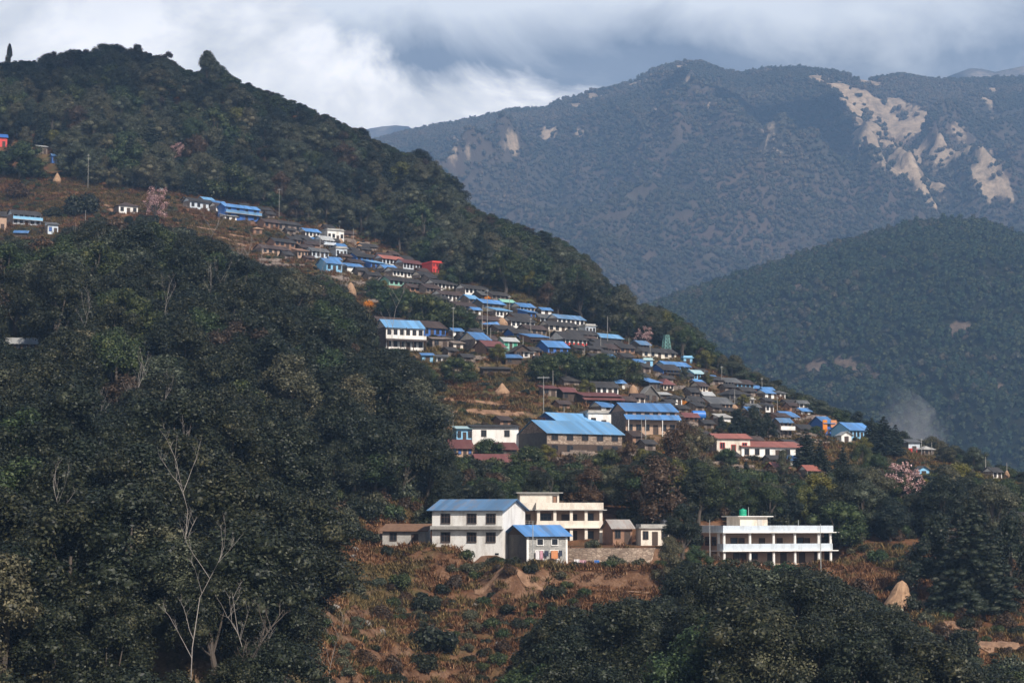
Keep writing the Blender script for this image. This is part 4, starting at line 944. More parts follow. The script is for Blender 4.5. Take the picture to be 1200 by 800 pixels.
# ------------------------------------------------------------------ poles, tower, haystacks and small things
def pole(px, py, hpx, label, cross=0, r=.085, mat='pole', lean=0, D=None, name='utility_pole', cat='pole'):
    x, y, z = hit(px, py)
    if D: a, b = ray(px, py); x, y, z = a * D, D, b * D
    h = hpx * y / F
    t = empty(name, (x, y, z)); tag(t, label, cat, 'poles standing among the village houses' if name == 'utility_pole' else None)
    MB().tube([(0, 0, -1), (lean * h * .5, 0, h * .5), (lean * h, 0, h)], [r, r * .85, r * .6], 6).build('shaft', M[mat], t)
    if cross:
        MB().box(lean * h - cross, lean * h + cross, -.06, .06, h - .45, h - .33).build('crossarm', M['metal'], t)
    return t
for a in ((327, 262, 42, 'tallest pale pole with short arm rising before the upper forest', .6), (103, 222, 42, 'grey pole at the top corner of the brown clearing', .4), (100, 264, 18, 'short grey pole among the bushes of the brown clearing', 0),
          (206, 216, 20, 'white thin pole standing inside the forest above the upper row', 0), (279, 256, 16, 'pole in front of the bright blue two storey house', 0), (375, 306, 30, 'pole before the blue roof under the white cluster', 0),
          (398, 268, 10, 'antenna pole rising over the white flat roofed block', .5), (414, 283, 16, 'forked pole right of the white flat roofed block', 0), (387, 292, 16, 'light pole against the two storey white house', 0),
          (531, 403, 44, 'tall pole before the bright green trees', .4), (565, 392, 32, 'pole at the left end of the low blue roofed house', 0), (571, 398, 60, 'tall pole rising past the orange trees', .4), (575, 412, 28, 'thick pole in front of the brown plank shed', 0),
          (597, 372, 26, 'pole beside the cream walled house with a blue roof', .4), (622, 396, 24, 'pole behind the flat blue sheet roof', .3), (644, 402, 20, 'pole on the slate roofs over the sweeping blue roof', 0), (613, 406, 12, 'short post under the flat blue sheet roof', 0),
          (654, 370, 8, 'small pole on the ridge of the blue edged long roof', 0), (685, 414, 12, 'post at the end of the red and white panel wall', 0), (704, 416, 22, 'pole before the pink walled house', 0), (712, 406, 36, 'dark thin pole against the forest by the light blue roof', 0),
          (737, 408, 12, 'short pole at the forest edge left of the slate long house', 0), (762, 424, 20, 'pole by the tiny pale blue cubic hut', .3), (637, 486, 46, 'strong concrete pole with a long crossarm on the terraces', 1.3), (648, 456, 22, 'wooden pole near the maroon plank shed', 0),
          (846, 458, 30, 'pole in front of the long slate house at the right rows', .3), (861, 478, 22, 'thin pole between the slate houses of the right rows', 0), (893, 458, 16, 'pale pole beside the small blue hut near the ridge', .3), (911, 484, 20, 'pole in the trees below the grey hip roofed house', .3),
          (826, 446, 12, 'short pole at the corner of the sky blue painted house', 0), (1080, 529, 16, 'pole behind the low grey stone hut', .3), (1092, 530, 12, 'thin pole at the end of the low grey stone hut', 0), (1155, 545, 10, 'small pole on the ridge near the last dark roofed house', 0),
          (1180, 552, 10, 'thin pole right of the last dark roofed house', 0), (531, 500, 20, 'thin pole by the white over sky blue house', 0), (661, 488, 12, 'thin antenna pole on the second light blue roof', 0)):
    pole(*a)
for px, py, h, D, lb in ((832, 655, 46, 326, 'bare steel flagpole at the left end of the white veranda building'), (962, 664, 50, 333, 'bare steel flagpole before the right half of the white veranda building'), (624.5, 640, 30, 296, 'thin pole by the front of the grey block house'),
          (752, 530, 40, 418, 'white flagpole in front of the double blue roofs, left of its twin'), (757, 530, 42, 418, 'white flagpole in front of the double blue roofs, right of its twin'), (784, 618, 10, 322, 'short pole beside the black water tank')):
    pole(px, py, h, lb, 0, .07, 'pole' if D > 400 else 'metal', 0, D, 'flagpole', 'flagpole')
x, y, z = hit(781, 418); tw = empty('lattice_tower', (x, y, z), .5); tag(tw, 'green steel lattice tower at the forest edge above the long blue roofs', 'tower')
m = MB(); ht = 25 * y / F; w0, w1 = 1.1, .55; cs = [(-1, -1), (1, -1), (1, 1), (-1, 1)]
def tp(c, k): w_ = w0 + (w1 - w0) * k / 6; return (c[0] * w_, c[1] * w_, ht * k / 6)
for c in cs: m.tube([tp(c, 0), tp(c, 6)], .09, 4)
for k in range(6):
    for i in range(4):
        a, b = cs[i], cs[(i + 1) % 4]; m.tube([tp(a, k), tp(b, k + 1)], .05, 4); m.tube([tp(b, k), tp(a, k + 1)], .05, 4); m.tube([tp(a, k + 1), tp(b, k + 1)], .05, 4)
m.build('frame', M['tealmetal'], tw)
MB().box(-.7, .7, -.7, .7, ht, ht + .12).build('platform', M['tealmetal'], tw)
MB().tube([(w0 * 2.2, 0, -.5), (w1, 0, ht)], .06, 4).build('ladder_pole', M['pole'], tw)
def strawy(m, pr, rd, n=420, L=.45):
    zs = [p[1] for p in pr]; rs = [p[0] for p in pr]
    for i in range(n):
        z = zs[0] + (zs[-1] - zs[0]) * rd.random() ** 1.15; r = float(np.interp(z, zs, rs)) * 1.02; t = rd.random() * 6.283; w_ = .03 + .03 * rd.random(); l = L * (.5 + rd.random()); o = .12 + .12 * rd.random(); s = rd.uniform(-.25, .25)
        p0 = (r * cos(t), r * sin(t), z); r2 = r + o; t2 = t + s * l / max(r, .5); p1 = (r2 * cos(t2), r2 * sin(t2), z - l * .8); tx_, ty_ = -sin(t) * w_, cos(t) * w_
        m.poly([(p0[0] - tx_, p0[1] - ty_, p0[2]), (p0[0] + tx_, p0[1] + ty_, p0[2]), (p1[0] + tx_, p1[1] + ty_, p1[2]), (p1[0] - tx_, p1[1] - ty_, p1[2])])
    return m
def haystack(px, py, wpx, hpx, label, pol=True, sharp=.5, mat='straw', D=None):
    x, y, z = hit(px, py)
    if D: a, b = ray(px, py); x, y, z = a * D, D, b * D
    k = y / F; r = wpx * k / 2; h = hpx * k
    pr = [(r * .82, 0), (r, h * .12), (r * .96, h * .3), (r * (.9 - .25 * sharp), h * .52), (r * (.68 - .28 * sharp), h * .74), (r * (.42 - .2 * sharp), h * .9), (r * .08, h)]
    rd = random.Random(int(px)); t = empty('haystack', (x, y, z - .15)); tag(t, label, 'haystack')
    strawy(MB().lathe(pr, 16, .2, rd), pr, rd).build('stack', M[mat], t)
    if pol: MB().tube([(0, 0, -.4), (0, 0, h * 1.08)], .06, 5).build('pole', M['wood'], t)
for a in ((588, 384, 15, 13, 'largest straw heap between the slate roofs and blue roof', False, .1), (588.5, 462, 17, 14, 'pointed straw stack on a dark stand on the terraced field', True, 1),
          (67, 214, 10, 12, 'small pale straw stack on the brown clearing below the blue house', True, .8), (411, 348, 13, 18, 'tall straw stack at the upper edge of the dark wood', True, .3), (421, 294, 13, 8, 'low straw heap under the orange bush by the forest', False, .3),
          (399, 287, 8, 8, 'straw heap behind the white cluster of houses', False, .2), (742, 463, 12, 13, 'rounded straw heap left of the grey stone gable house', False, .2), (860, 482, 13, 9, 'orange tinted straw arch heap at the end of the long slate house', False, .2),
          (792, 428, 12, 5, 'flat straw heap behind the long blue roof by the tower', False, .2), (1147, 566, 8, 10, 'small straw stack among the trees near the right ridge end', True, .5), (1180, 556, 5, 6, 'tiny straw stack beside the last dark roofed house', True, .4),
          (888, 460, 5, 5, 'tiny straw heap by the small blue hut near the ridge', False, .3), (1188, 608, 9, 18, 'reddish tall straw stack beside the blue banded house', True, .9)):
    haystack(*a)
x, y, z = hit(1053, 717); k = y / F                       # big stack on a stand
hs = empty('haystack', (x, y, z)); tag(hs, 'big leaning straw stack raised on a stand above the foreground trees', 'haystack')
pr_ = [(1.3, 1.0), (2.0, 1.15), (1.75, 1.8), (1.3, 2.7), (1.0, 3.5), (.7, 4.1), (.1, 4.5)]; sm_ = strawy(MB().lathe(pr_, 20, .24, random.Random(3)), pr_, random.Random(5), 1500, .6)
sm_.v = [(v_[0] + .16 * (v_[2] - 1), v_[1], v_[2]) for v_ in sm_.v]; sm_.build('stack', M['straw'], hs)
for sx, sy in ((-1, -.8), (1, -.8), (1, .8), (-1, .8)): MB().tube([(sx, sy, -.5), (sx, sy, 1.1)], .1, 5).build('leg', M['wood'], hs)
MB().box(-.6, .7, -.5, .5, -.2, .75).build('bundle', M['mud'], hs)
for px, py, r, lb in ((433, 362, 11, 'orange flowering bush at the upper edge of the dark wood'), (860, 516, 13, 'wide orange flowering bush above the long red roof'), (800, 478, 10, 'orange yellow bush beside the dark hip roofed house'), (572, 355, 9, 'orange bush behind the long blue roofed row'),
          (1020, 556, 6, 'small orange bush under the dark trees near the pink blossom tree'), (921, 503, 5, 'orange flowers hanging by the stone house with a white balcony'), (420, 288, 5, 'orange bush on the bank above the low straw heap'), (437, 322, 5, 'small orange bush in the upper rows of dark roofs'),
          (709, 540, 4, 'small orange bush below the largest blue roofed house'), (777, 533, 5, 'small orange bush below the double blue roofs'), (564, 446, 4, 'small orange bush on the stony terrace'), (688, 446, 5, 'small orange bush between the round dark trees'),
          (795, 435, 4, 'orange bush at the brown house right of the tower'), (965, 507, 6, 'orange cloth like bush under the orange draped house')):
    x, y, z = hit(px, py); shrub(x, y - 1, z, r * y / F / 2, lb, None, FLOWERS, 1.1, 'flowering_shrub', 'shrub')
for px, py, lb in ((818, 492, 'big blue cylindrical water tank left of the whitewashed ruin wall'),):
    x, y, z = hit(px, py); t = empty('water_container', (x, y - 1, z), R(15)); tag(t, lb, 'tank')
    MB().tube([(-1.6, 0, 1.1), (-1.5, 0, 1.1), (1.5, 0, 1.1), (1.6, 0, 1.1)], [.8, 1.0, 1.0, .8], 16).build('body', M['tarp'], t)
    for sx in (-1, 1): MB().box(sx - .15, sx + .15, -.7, .7, -.6, .35).build('stand', M['concrete'], t)
def rock(x, y, z, s, label, group=None, mat='rock'):
    rd = random.Random(int(x * 31 + y * 7)); v, f = ICO1; m = MB(); sx, sy, sz = s * (.8 + .5 * rd.random()), s * (.8 + .4 * rd.random()), s * (.55 + .3 * rd.random())
    m.v = [(p[0] * sx * (1 + .3 * (rd.random() - .5)), p[1] * sy * (1 + .3 * (rd.random() - .5)), p[2] * sz * (1 + .3 * (rd.random() - .5))) for p in v]; m.f = [tuple(t) for t in f]
    o = m.build('boulder', M[mat]); o.location = (x, y, z + sz * .25); return tag(o, label, 'rock', group)
for px, py, s, lb in ((552, 646, 1.1, 'largest pale boulder in the rock pile below the white building'), (560, 650, .8, 'grey boulder at the foot of the rock pile'), (545, 650, .7, 'dark grey boulder left of the rock pile'), (558, 642, .6, 'small pale boulder on top of the rock pile'),
          (567, 652, .7, 'grey boulder right of the rock pile by the block house'), (540, 645, .5, 'small boulder at the upper left of the rock pile'), (414, 645, .7, 'upright pale boulder on the slope near the low concrete shed'), (414, 652, .5, 'pale boulder just under the upright one'),
          (448, 742, .6, 'small white boulder low on the brown slope'), (428, 733, .8, 'flat pale boulder low on the brown slope'), (392, 712, .6, 'pale boulder beside the near wood'), (586, 755, .7, 'pale boulder among shrubs low on the slope'), (556, 710, .5, 'little grey boulder mid slope'),
          (1100, 712, .6, 'pale boulder on the orange earth below the big conifer'), (1170, 742, .6, 'pale boulder above the orange earth bank')):
    x, y, z = hit(px, py); rock(x, y, z, s, lb)
def terrace_walls(n):
    rd = random.Random(12); k = 0; tries = 0
    while k < n and tries < 3000:
        tries += 1; px = rd.uniform(300, 960); lo, up = VILLAGE_LOW(px), VILLAGE_TOP(px)
        if px < 520: lo = min(lo, up + 75)
        py = rd.uniform(up + 6, lo - 4); x, y, z = hit(px, py)
        if 515 < px < 650 and 440 < py < 500: continue
        if any(abs((x - cx) * cos(q) + (y - cy) * sin(q)) < hl + 2 and abs(-(x - cx) * sin(q) + (y - cy) * cos(q)) < hw + .6 for (cx, cy, hl, hw, q) in FOOT): continue
        gx_ = float(base_h(x + 4, y) - base_h(x - 4, y)); gy_ = float(base_h(x, y + 4) - base_h(x, y - 4)); ya = atan2(-gx_, gy_)
        L = rd.uniform(4, 12); m = MB(); s = 6
        for i in range(s):
            u0, u1 = -L/2 + L * i / s, -L/2 + L * (i + 1) / s
            zz = float(terrain0(x + cos(ya) * (u0 + u1) / 2, y + sin(ya) * (u0 + u1) / 2)) - z
            m.box(u0, u1 - .01, -.3, .3, min(zz, 0) - 1, max(min(zz, 1.5), -1.5) + .75 + .25 * rd.random())
        o = m.build('terrace_wall', M['stone']); o.location = (x, y, z); o.rotation_euler = (0, 0, ya); tag(o, 'low dry stone wall holding a terrace edge between village houses', 'wall', 'dry stone terrace walls'); k += 1
terrace_walls(70)
sheet = MB()
for i in range(6):
    for j in range(4):
        xa, xb = -3 + i, -2 + i; za, zb = 3 - j * .9 - i * .25, 2.1 - j * .9 - i * .25
        if (i + j) % 3 != 1: sheet.prism([(xa, .3 * sin(i), za), (xb, .3 * sin(i + 1), za - .25), (xb, .3 * sin(i + 2), zb - .25), (xa, .3 * sin(i + 1), zb)], (0, .04, 0))
x, y, z = hit(182, 222); o = sheet.build('tarpaulin', M['ltarp']); o.location = (x, y - 3, z + 1.2); tag(o, 'torn pale turquoise sheet hanging in the trees above the pale blossom tree', 'tarpaulin')
RIBBONS = (([(556, 694), (600, 692), (650, 693), (700, 692), (770, 695)], .9), ([(1062, 659), (1090, 657), (1120, 659)], 1.3), ([(1125, 756), (1160, 754), (1200, 757)], 3.0), ([(1046, 690), (1090, 712), (1120, 735), (1150, 742)], 2.0),
                 ([(520, 453), (555, 456), (590, 459), (640, 462)], .9), ([(520, 468), (560, 471), (600, 477)], .8), ([(520, 484), (570, 483), (630, 487)], 1.2), ([(205, 262), (240, 268), (270, 275), (300, 283)], 1.1), ([(250, 275), (290, 290), (320, 302)], 1.0), ([(100, 245), (120, 238), (140, 252)], 1.0))
for pts, wd_ in RIBBONS:
    for i in range(len(pts) - 1):
        for k in range(0, 8, 2):
            t_ = k / 8; x, y, z = hit(pts[i][0] * (1 - t_) + pts[i+1][0] * t_, pts[i][1] * (1 - t_) + pts[i+1][1] * t_); FOOT.append((x, y, 1.3, wd_ * .35, 0))
# small trees standing between the houses
rd_ = random.Random(77); k_ = 0
while k_ < 34:
    px = rd_.uniform(420, 1000); up, lo = VILLAGE_TOP(px), VILLAGE_LOW(px)
    if px < 520: lo = min(lo, up + 60)
    py = rd_.uniform(up + 10, lo); x, y, z = hit(px, py)
    if any(abs((x - cx) * cos(q) + (y - cy) * sin(q)) < hl + .6 and abs(-(x - cx) * sin(q) + (y - cy) * cos(q)) < hw + .6 for (cx, cy, hl, hw, q) in FOOT): k_ += .2; continue
    if 515 < px < 650 and 445 < py < 500: continue
    plant(rd_.choice(['round', 'broad', 'dark', 'brown', 'round', 'yellow']), x, y, z - .2, rd_.uniform(2.6, 4.6), 'small leafy tree growing in a gap between the village houses', 'small trees among the village houses', None, 1.25); k_ += 1
# ------------------------------------------------------------------ ground materials
def groundmat(name, forest=False):
    m, nt, b = newmat(name)
    tc = nt.nodes.new('ShaderNodeTexCoord'); ob = tc.outputs['Object']
    g = nt.nodes.new('ShaderNodeNewGeometry'); sx = nt.nodes.new('ShaderNodeSeparateXYZ'); nt.links.new(g.outputs['True Normal'], sx.inputs[0])
    n1 = noise(nt, .045, 9, .65, vec=ob); n2 = noise(nt, .35, 8, .7, vec=ob); n3 = noise(nt, 2.2, 5, .7, vec=ob)
    earth = ramp(nt, n2, [(.30, (.05, .024, .013)), (.47, (.115, .053, .026)), (.60, (.19, .092, .045)), (.76, (.28, .16, .09))])
    grass = ramp(nt, n3, [(.3, (.045, .040, .018)), (.6, (.085, .075, .030)), (.8, (.15, .105, .045))])
    ft = nt.nodes.new('ShaderNodeAttribute'); ft.attribute_name = 'green'
    gf = math_(nt, 'ADD', n1, math_(nt, 'MULTIPLY', ft.outputs['Fac'], .5))
    col = mix(nt, ramp(nt, gf, [(.50, (0, 0, 0)), (.60, (1, 1, 1))]), earth, grass)
    steep = ramp(nt, sx.outputs[2], [(.62, (1, 1, 1)), (.84, (0, 0, 0))])
    bank = ramp(nt, n3, [(.3, (.075, .042, .028)), (.55, (.19, .115, .075)), (.8, (.34, .23, .155))])
    col = mix(nt, math_(nt, 'MULTIPLY', steep, ramp(nt, n2, [(.35, (.1,) * 3), (.6, (.85,) * 3)])), col, bank)
    nt.links.new(col, b.inputs['Base Color']); b.inputs['Roughness'].default_value = .95; b.inputs['Specular IOR Level'].default_value = .1
    bump(nt, b, n3, .35, .6)
    return m
def hillmat(name, floor, bare, sc=1.0):
    m, nt, b = newmat(name)
    at = nt.nodes.new('ShaderNodeAttribute'); at.attribute_name = 'bare'
    n1 = noise(nt, .02 * sc, 10, .7); n2 = noise(nt, .004 * sc, 8, .6)
    a = ramp(nt, n1, [(.3, tuple(c * .6 for c in floor)), (.7, tuple(c * 1.5 for c in floor))])
    a = mix(nt, ramp(nt, n2, [(.4, (0,) * 3), (.6, (.6,) * 3)]), a, (floor[0] * 2.0, floor[1] * 1.5, floor[2] * 1.5))
    n1 = mix(nt, .45, n1, noise(nt, .11 * sc, 8, .75))
    br = ramp(nt, n1, [(.32, tuple(c * .22 for c in bare)), (.47, tuple(c * .75 for c in bare)), (.62, tuple(c * 1.35 for c in bare))])
    f = math_(nt, 'ADD', at.outputs['Fac'], math_(nt, 'MULTIPLY', math_(nt, 'SUBTRACT', n1, .5), 1.6))
    col = mix(nt, ramp(nt, f, [(.34, (0,) * 3), (.74, (1,) * 3)]), a, br)
    nt.links.new(col, b.inputs['Base Color']); b.inputs['Roughness'].default_value = 1; b.inputs['Specular IOR Level'].default_value = 0
    bump(nt, b, n1, 9, .8)
    return m
def grid(name, xs, ys, Z, mat, attrs=None, skirt=None):
    nx, ny = len(xs), len(ys); X, Y = np.meshgrid(xs, ys)
    V = np.stack([X, Y, Z], 2).reshape(-1, 3)
    i = np.arange(nx - 1)[None] + nx * np.arange(ny - 1)[:, None]; i = i.ravel()
    Q = np.stack([i, i + 1, i + nx + 1, i + nx], 1)
    me = np_mesh(name, V, Q, mat); me.polygons.foreach_set('use_smooth', [True] * len(me.polygons))
    for k, v in (attrs or {}).items():
        at = me.attributes.new(k, 'FLOAT', 'POINT'); at.data.foreach_set('value', v.ravel().astype(np.float32))
    o = bpy.data.objects.new(name, me); COL.objects.link(o); tag(o, kind='structure'); return o
xs = np.arange(-330, 331, 1.15); ys = np.concatenate([np.arange(150, 720, 1.15), np.arange(720, 1180, 3.0)])
X, Y = np.meshgrid(xs, ys); Z = terrain(X, Y)
px_, py_ = proj(X, Y, Z)
edge = sstep(0, 40, 200 - Y) ; Z = Z - edge * 60
side = sstep(290, 330, np.abs(X)) + sstep(1080, 1180, Y); Z = Z - side * 60 
green = fbm(X / 40 + 3, Y / 40, 4) * .25 + np.where((py_ < 560) & (px_ > 330), .22, 0)
green = green + np.where(inpoly(px_, py_, [(525, 484), (640, 484), (640, 502), (525, 498)]), .35, 0) + np.where(inpoly(px_, py_, [(340, 590), (370, 640), (390, 850), (0, 850), (0, 300), (400, 420), (520, 500)]), .4, 0) - np.where(py_ > 640, .10, 0) - np.where((px_ < 360) & (py_ < 330), .05, 0)
hill_o = grid('hillside', xs, ys, Z, groundmat('hillside_ground'), {'green': green})

# ------------------------------------------------------------------ forests
PROTO = bpy.data.collections.new('tree_shapes')
def joined(name, pairs):
    import bmesh
    bm = bmesh.new(); me = bpy.data.meshes.new(name)
    for k, src in enumerate(pairs):
        n = len(bm.faces); bm.from_mesh(src); bm.faces.ensure_lookup_table()
        for f in bm.faces[n:]: f.material_index = k
        me.materials.append(src.materials[0])
    bm.to_mesh(me); bm.free(); return me
def forest(name, pts, scl, rot, idx, meshes, label, cat='trees'):
    col = bpy.data.collections.new(name + '_shapes')
    for i, me in enumerate(meshes):
        o = bpy.data.objects.new('%s_%02d' % (name, i), me); col.objects.link(o)
    me = bpy.data.meshes.new(name); me.vertices.add(len(pts)); me.vertices.foreach_set('co', pts.astype(np.float32).ravel())
    for k, v, tpe, fld in (('scl', scl, 'FLOAT_VECTOR', 'vector'), ('rot', rot, 'FLOAT', 'value'), ('idx', idx, 'INT', 'value')):
        at = me.attributes.new(k, tpe, 'POINT'); at.data.foreach_set(fld, v.ravel())
    o = bpy.data.objects.new(name, me); COL.objects.link(o); tag(o, label, cat, kind='stuff')
    g = bpy.data.node_groups.new(name, 'GeometryNodeTree')
    g.interface.new_socket('Geometry', in_out='INPUT', socket_type='NodeSocketGeometry'); g.interface.new_socket('Geometry', in_out='OUTPUT', socket_type='NodeSocketGeometry')
    N = g.nodes.new; gi, go = N('NodeGroupInput'), N('NodeGroupOutput'); ci = N('GeometryNodeCollectionInfo'); ci.inputs['Collection'].default_value = col
    ci.inputs['Separate Children'].default_value = True; ci.inputs['Reset Children'].default_value = True
    ip = N('GeometryNodeInstanceOnPoints'); ip.inputs['Pick Instance'].default_value = True
    def att(n, t): a = N('GeometryNodeInputNamedAttribute'); a.data_type = t; a.inputs['Name'].default_value = n; return a.outputs['Attribute']
    cx = N('ShaderNodeCombineXYZ'); er = N('FunctionNodeEulerToRotation')
    g.links.new(att('rot', 'FLOAT'), cx.inputs[2]); g.links.new(cx.outputs[0], er.inputs[0])
    g.links.new(gi.outputs[0], ip.inputs['Points']); g.links.new(ci.outputs[0], ip.inputs['Instance']); g.links.new(att('idx', 'INT'), ip.inputs['Instance Index'])
    g.links.new(er.outputs[0], ip.inputs['Rotation']); g.links.new(att('scl', 'FLOAT_VECTOR'), ip.inputs['Scale']); g.links.new(ip.outputs[0], go.inputs[0])
    md = o.modifiers.new('scatter', 'NODES'); md.node_group = g
    return o
TL = [('round', 533, 450, 418, 'round glossy leaved tree alone on the stony terrace'), ('round', 24, 210, 166, 'wide leafy tree at the top of the brown clearing'), ('round', 4, 208, 176, 'leafy tree beside the wide one at the left edge of the clearing'), ('round', 40, 211, 184, 'smaller leafy tree right of the wide one on the clearing'),
      ('round', 458, 372, 338, 'dark leafy tree under the third row of houses'), ('round', 478, 380, 342, 'dark leafy tree between the orange bush and the green crowns'), ('round', 500, 386, 345, 'bright green tree behind the long brown roof'), ('round', 522, 388, 354, 'green tree left of the tall pole before the slate rows'), ('round', 541, 390, 360, 'green tree with yellowish side left of the low blue roof'),
      ('round', 440, 352, 328, 'leafy tree above the orange bush at the wood edge'), ('round', 640, 450, 416, 'dark round tree under the sweeping blue roof, first of its row'), ('round', 662, 452, 412, 'dark round tree under the red and white panel house'), ('round', 684, 450, 418, 'darkest tree between the two round crowns of the mid terrace'), ('round', 708, 452, 414, 'broad round tree left of the pale blue cubic hut'), ('round', 732, 452, 420, 'round tree beside the lean blue roofed house'),
      ('round', 572, 548, 514, 'round leafy bush tree between the two maroon roofs'), ('round', 622, 560, 523, 'leafy tree in front of the dark walled end of the largest blue roof'), ('round', 713, 560, 526, 'leafy tree in front of the right end of the largest blue roof'), ('round', 603, 572, 545, 'leafy tree right of the lowest maroon roof'),
      ('brown', 738, 562, 518, 'reddish brown leaved tree under the double blue roofs'), ('brown', 800, 560, 494, 'tall reddish brown tree right of the double blue roofs'), ('broad', 818, 562, 500, 'dark green tree against the cream red edged house'), ('brown', 650, 556, 535, 'brownish shrubby tree below the largest blue roof'), ('brown', 672, 558, 536, 'brown dry tree below the windows of the largest blue roof'),
      ('dark', 866, 516, 478, 'dark spreading tree left of the dark group in the right rows'), ('dark', 884, 518, 474, 'dark spreading tree in the middle of the dark group'), ('dark', 900, 516, 482, 'dark tree at the right of the dark group'), ('dark', 846, 512, 486, 'small dark tree beside the whitewashed ruin wall'),
      ('conifer', 945, 548, 500, 'dark conifer left of the orange draped house'), ('conifer', 962, 560, 514, 'dark conifer below the orange draped house'), ('conifer', 988, 566, 522, 'dark conifer before the white gabled pavilion'), ('conifer', 1036, 534, 486, 'pointed dark conifer right of the long stepping blue roof'), ('conifer', 1050, 534, 496, 'smaller conifer beside the pointed one near the ridge'), ('conifer', 1022, 526, 488, 'dark conifer behind the end of the long stepping blue roof'),
      ('broad', 918, 562, 526, 'dark tree in front of the long red roof'), ('yellow', 1012, 540, 512, 'yellow green bush tree below the long stepping blue roof'), ('broad', 1010, 562, 520, 'dark round tree under the yellow green one'), ('broad', 1030, 566, 530, 'dark tree left of the pink blossom tree'),
      ('blossom', 182, 262, 222, 'pale pink blossom tree beside the low hipped white house'), ('blossom', 1062, 604, 546, 'pink blossom tree among dark trees near the right end'), ('blossom', 755, 410, 384, 'faded pink tree at the forest edge over the slate houses'), ('blossom', 208, 196, 168, 'reddish bare topped tree inside the upper forest'),
      ('bigconifer', 1142, 722, 582, 'huge dark tiered conifer above the orange earth bank'), ('dark', 1100, 700, 598, 'tall dark tree left of the huge tiered conifer'), ('dark', 1185, 706, 600, 'tall dark tree right of the huge tiered conifer'),
      ('bare', 222, 860, 640, 'tall bare white barked tree leaning in the near wood'), ('bare', 265, 850, 700, 'slim bare pole like tree right of the tall white barked one'), ('bare', 300, 870, 690, 'bare branching pale tree low in the near wood'), ('bare', 385, 830, 728, 'bare pale sapling at the edge of the brown slope'), ('bare', 330, 640, 540, 'pale bare trunks showing in the dark wood left of the slope'), ('bare', 232, 640, 585, 'thin pale bare tree amid the near wood'), ('bare', 118, 690, 590, 'thin pale bare tree at the left of the near wood'),
      ('bare', 663, 620, 558, 'thin bare tree behind the cream building'), ('bare', 762, 622, 552, 'thin bare tree behind the toilet rooms'), ('bare', 800, 422, 402, 'bare pale trunk pair behind the pale blue box hut'), ('bare', 870, 580, 545, 'bare tree under the white walled red roof house'),
      ('banana', 866, 622, 588, 'pale green banana plant behind the white veranda building'), ('banana', 858, 626, 600, 'second banana plant beside the taller one behind the veranda building'), ('banana', 872, 628, 606, 'low banana plant right behind the veranda building'),
      ('yellow', 945, 618, 570, 'yellowish green tree behind the right half of the veranda building'), ('round', 985, 640, 588, 'mid green leafy tree at the right end of the veranda building'), ('yellow', 90, 212, 192, 'small yellow green tree beside the grey pole on the clearing'), ('yellow', 518, 334, 316, 'light green tree beside the bright red house'), ('round', 538, 336, 310, 'greyish green tree at the forest edge right of the red house'),
      ('broad', 800, 660, 590, 'dark spreading tree left of the white veranda building'), ('broad', 815, 690, 640, 'dark crown before the left end of the veranda building'), ('broad', 785, 690, 628, 'dark tree at the end of the stone retaining wall')]
SIL = line([(-400,50),(0,80),(20,82),(60,70),(90,60),(150,55),(170,64),(200,68),(213,85),(225,92),(240,80),(250,78),(262,86),(285,97),(300,110),(330,122),(345,138),(365,137),(385,135),(400,152),(425,158),(440,165),(455,180),(475,186),(495,181),(510,190),(520,200),(540,225),(545,245),(570,255),(595,262),(608,275),(612,290),(640,290),(680,295),(700,310),(715,335),(740,340),(750,358),(790,365),(810,378),(830,395),(838,412),(870,420),(890,435),(905,450),(950,460),(975,475),(1010,488),(1050,498),(1080,514),(1110,520),(1150,535),(1180,550),(1200,550),(1600,600)])
NT = line([(-400,250),(0,280),(60,283),(100,264),(140,258),(170,250),(200,266),(240,280),(265,292),(300,308),(350,320),(390,328),(405,342),(425,364),(434,382),(450,394),(480,414),(500,430),(515,446),(524,500),(527,560)])
BT = line([(500,560),(520,548),(545,556),(600,560),(608,538),(640,545),(660,550),(690,548),(700,535),(730,522),(745,525),(770,522),(796,520),(800,495),(826,505),(832,537),(860,545),(900,562),(930,565),(960,555),(975,540),(1000,540),(1050,538),(1100,538),(1150,552),(1200,562),(1600,620)])
FT = line([(385,770),(560,790),(600,770),(615,728),(650,705),(700,692),(735,702),(755,712),(770,665),(790,648),(830,655),(860,664),(880,668),(930,670),(990,674),(1010,684),(1050,712),(1080,728),(1110,748),(1150,772),(1200,785),(1600,800)])
PXG = np.arange(-400, 1640, 12.0)
DT = np.array([hit(p, VILLAGE_TOP(p))[1] for p in PXG]); DL = np.array([hit(p, VILLAGE_LOW(p))[1] for p in PXG]); DB = np.array([hit(p, 634)[1] for p in PXG])
DNT = np.array([hit(p, min(NT(p) + 20, 640))[1] for p in PXG])
sp = 5.0
gx, gy = np.meshgrid(np.arange(-320, 322, sp), np.arange(153, 1130, sp))
gx = (gx + RNG.uniform(-.48, .48, gx.shape) * sp).ravel(); gy = (gy + RNG.uniform(-.48, .48, gy.shape) * sp).ravel()
gz = terrain(gx, gy); tx, ty = proj(gx, gy, gz)
ok = np.abs(tx - 600) < 1000; gx, gy, gz, tx, ty = (v[ok] for v in (gx, gy, gz, tx, ty))
dt = np.interp(tx, PXG, DT); dl = np.interp(tx, PXG, DL); db = np.interp(tx, PXG, DB); dn = np.interp(tx, PXG, DNT)
zone = np.zeros(len(gx), int)          # 1 upper wood, 2 near left wood, 3 belt behind the school, 4 foreground, 5 village
zone[gy > dt] = 1
zone[(gy <= dt) & (gy > dl)] = 5
zone[(gy <= dl) & (tx >= 515) & (gy > db)] = 3
zone[(gy <= dn) & (tx < 515)] = 2
zone[(zone == 0) & (tx < 515)] = 5
front = (gy <= db) & (tx >= 370)
zone[front] = 4
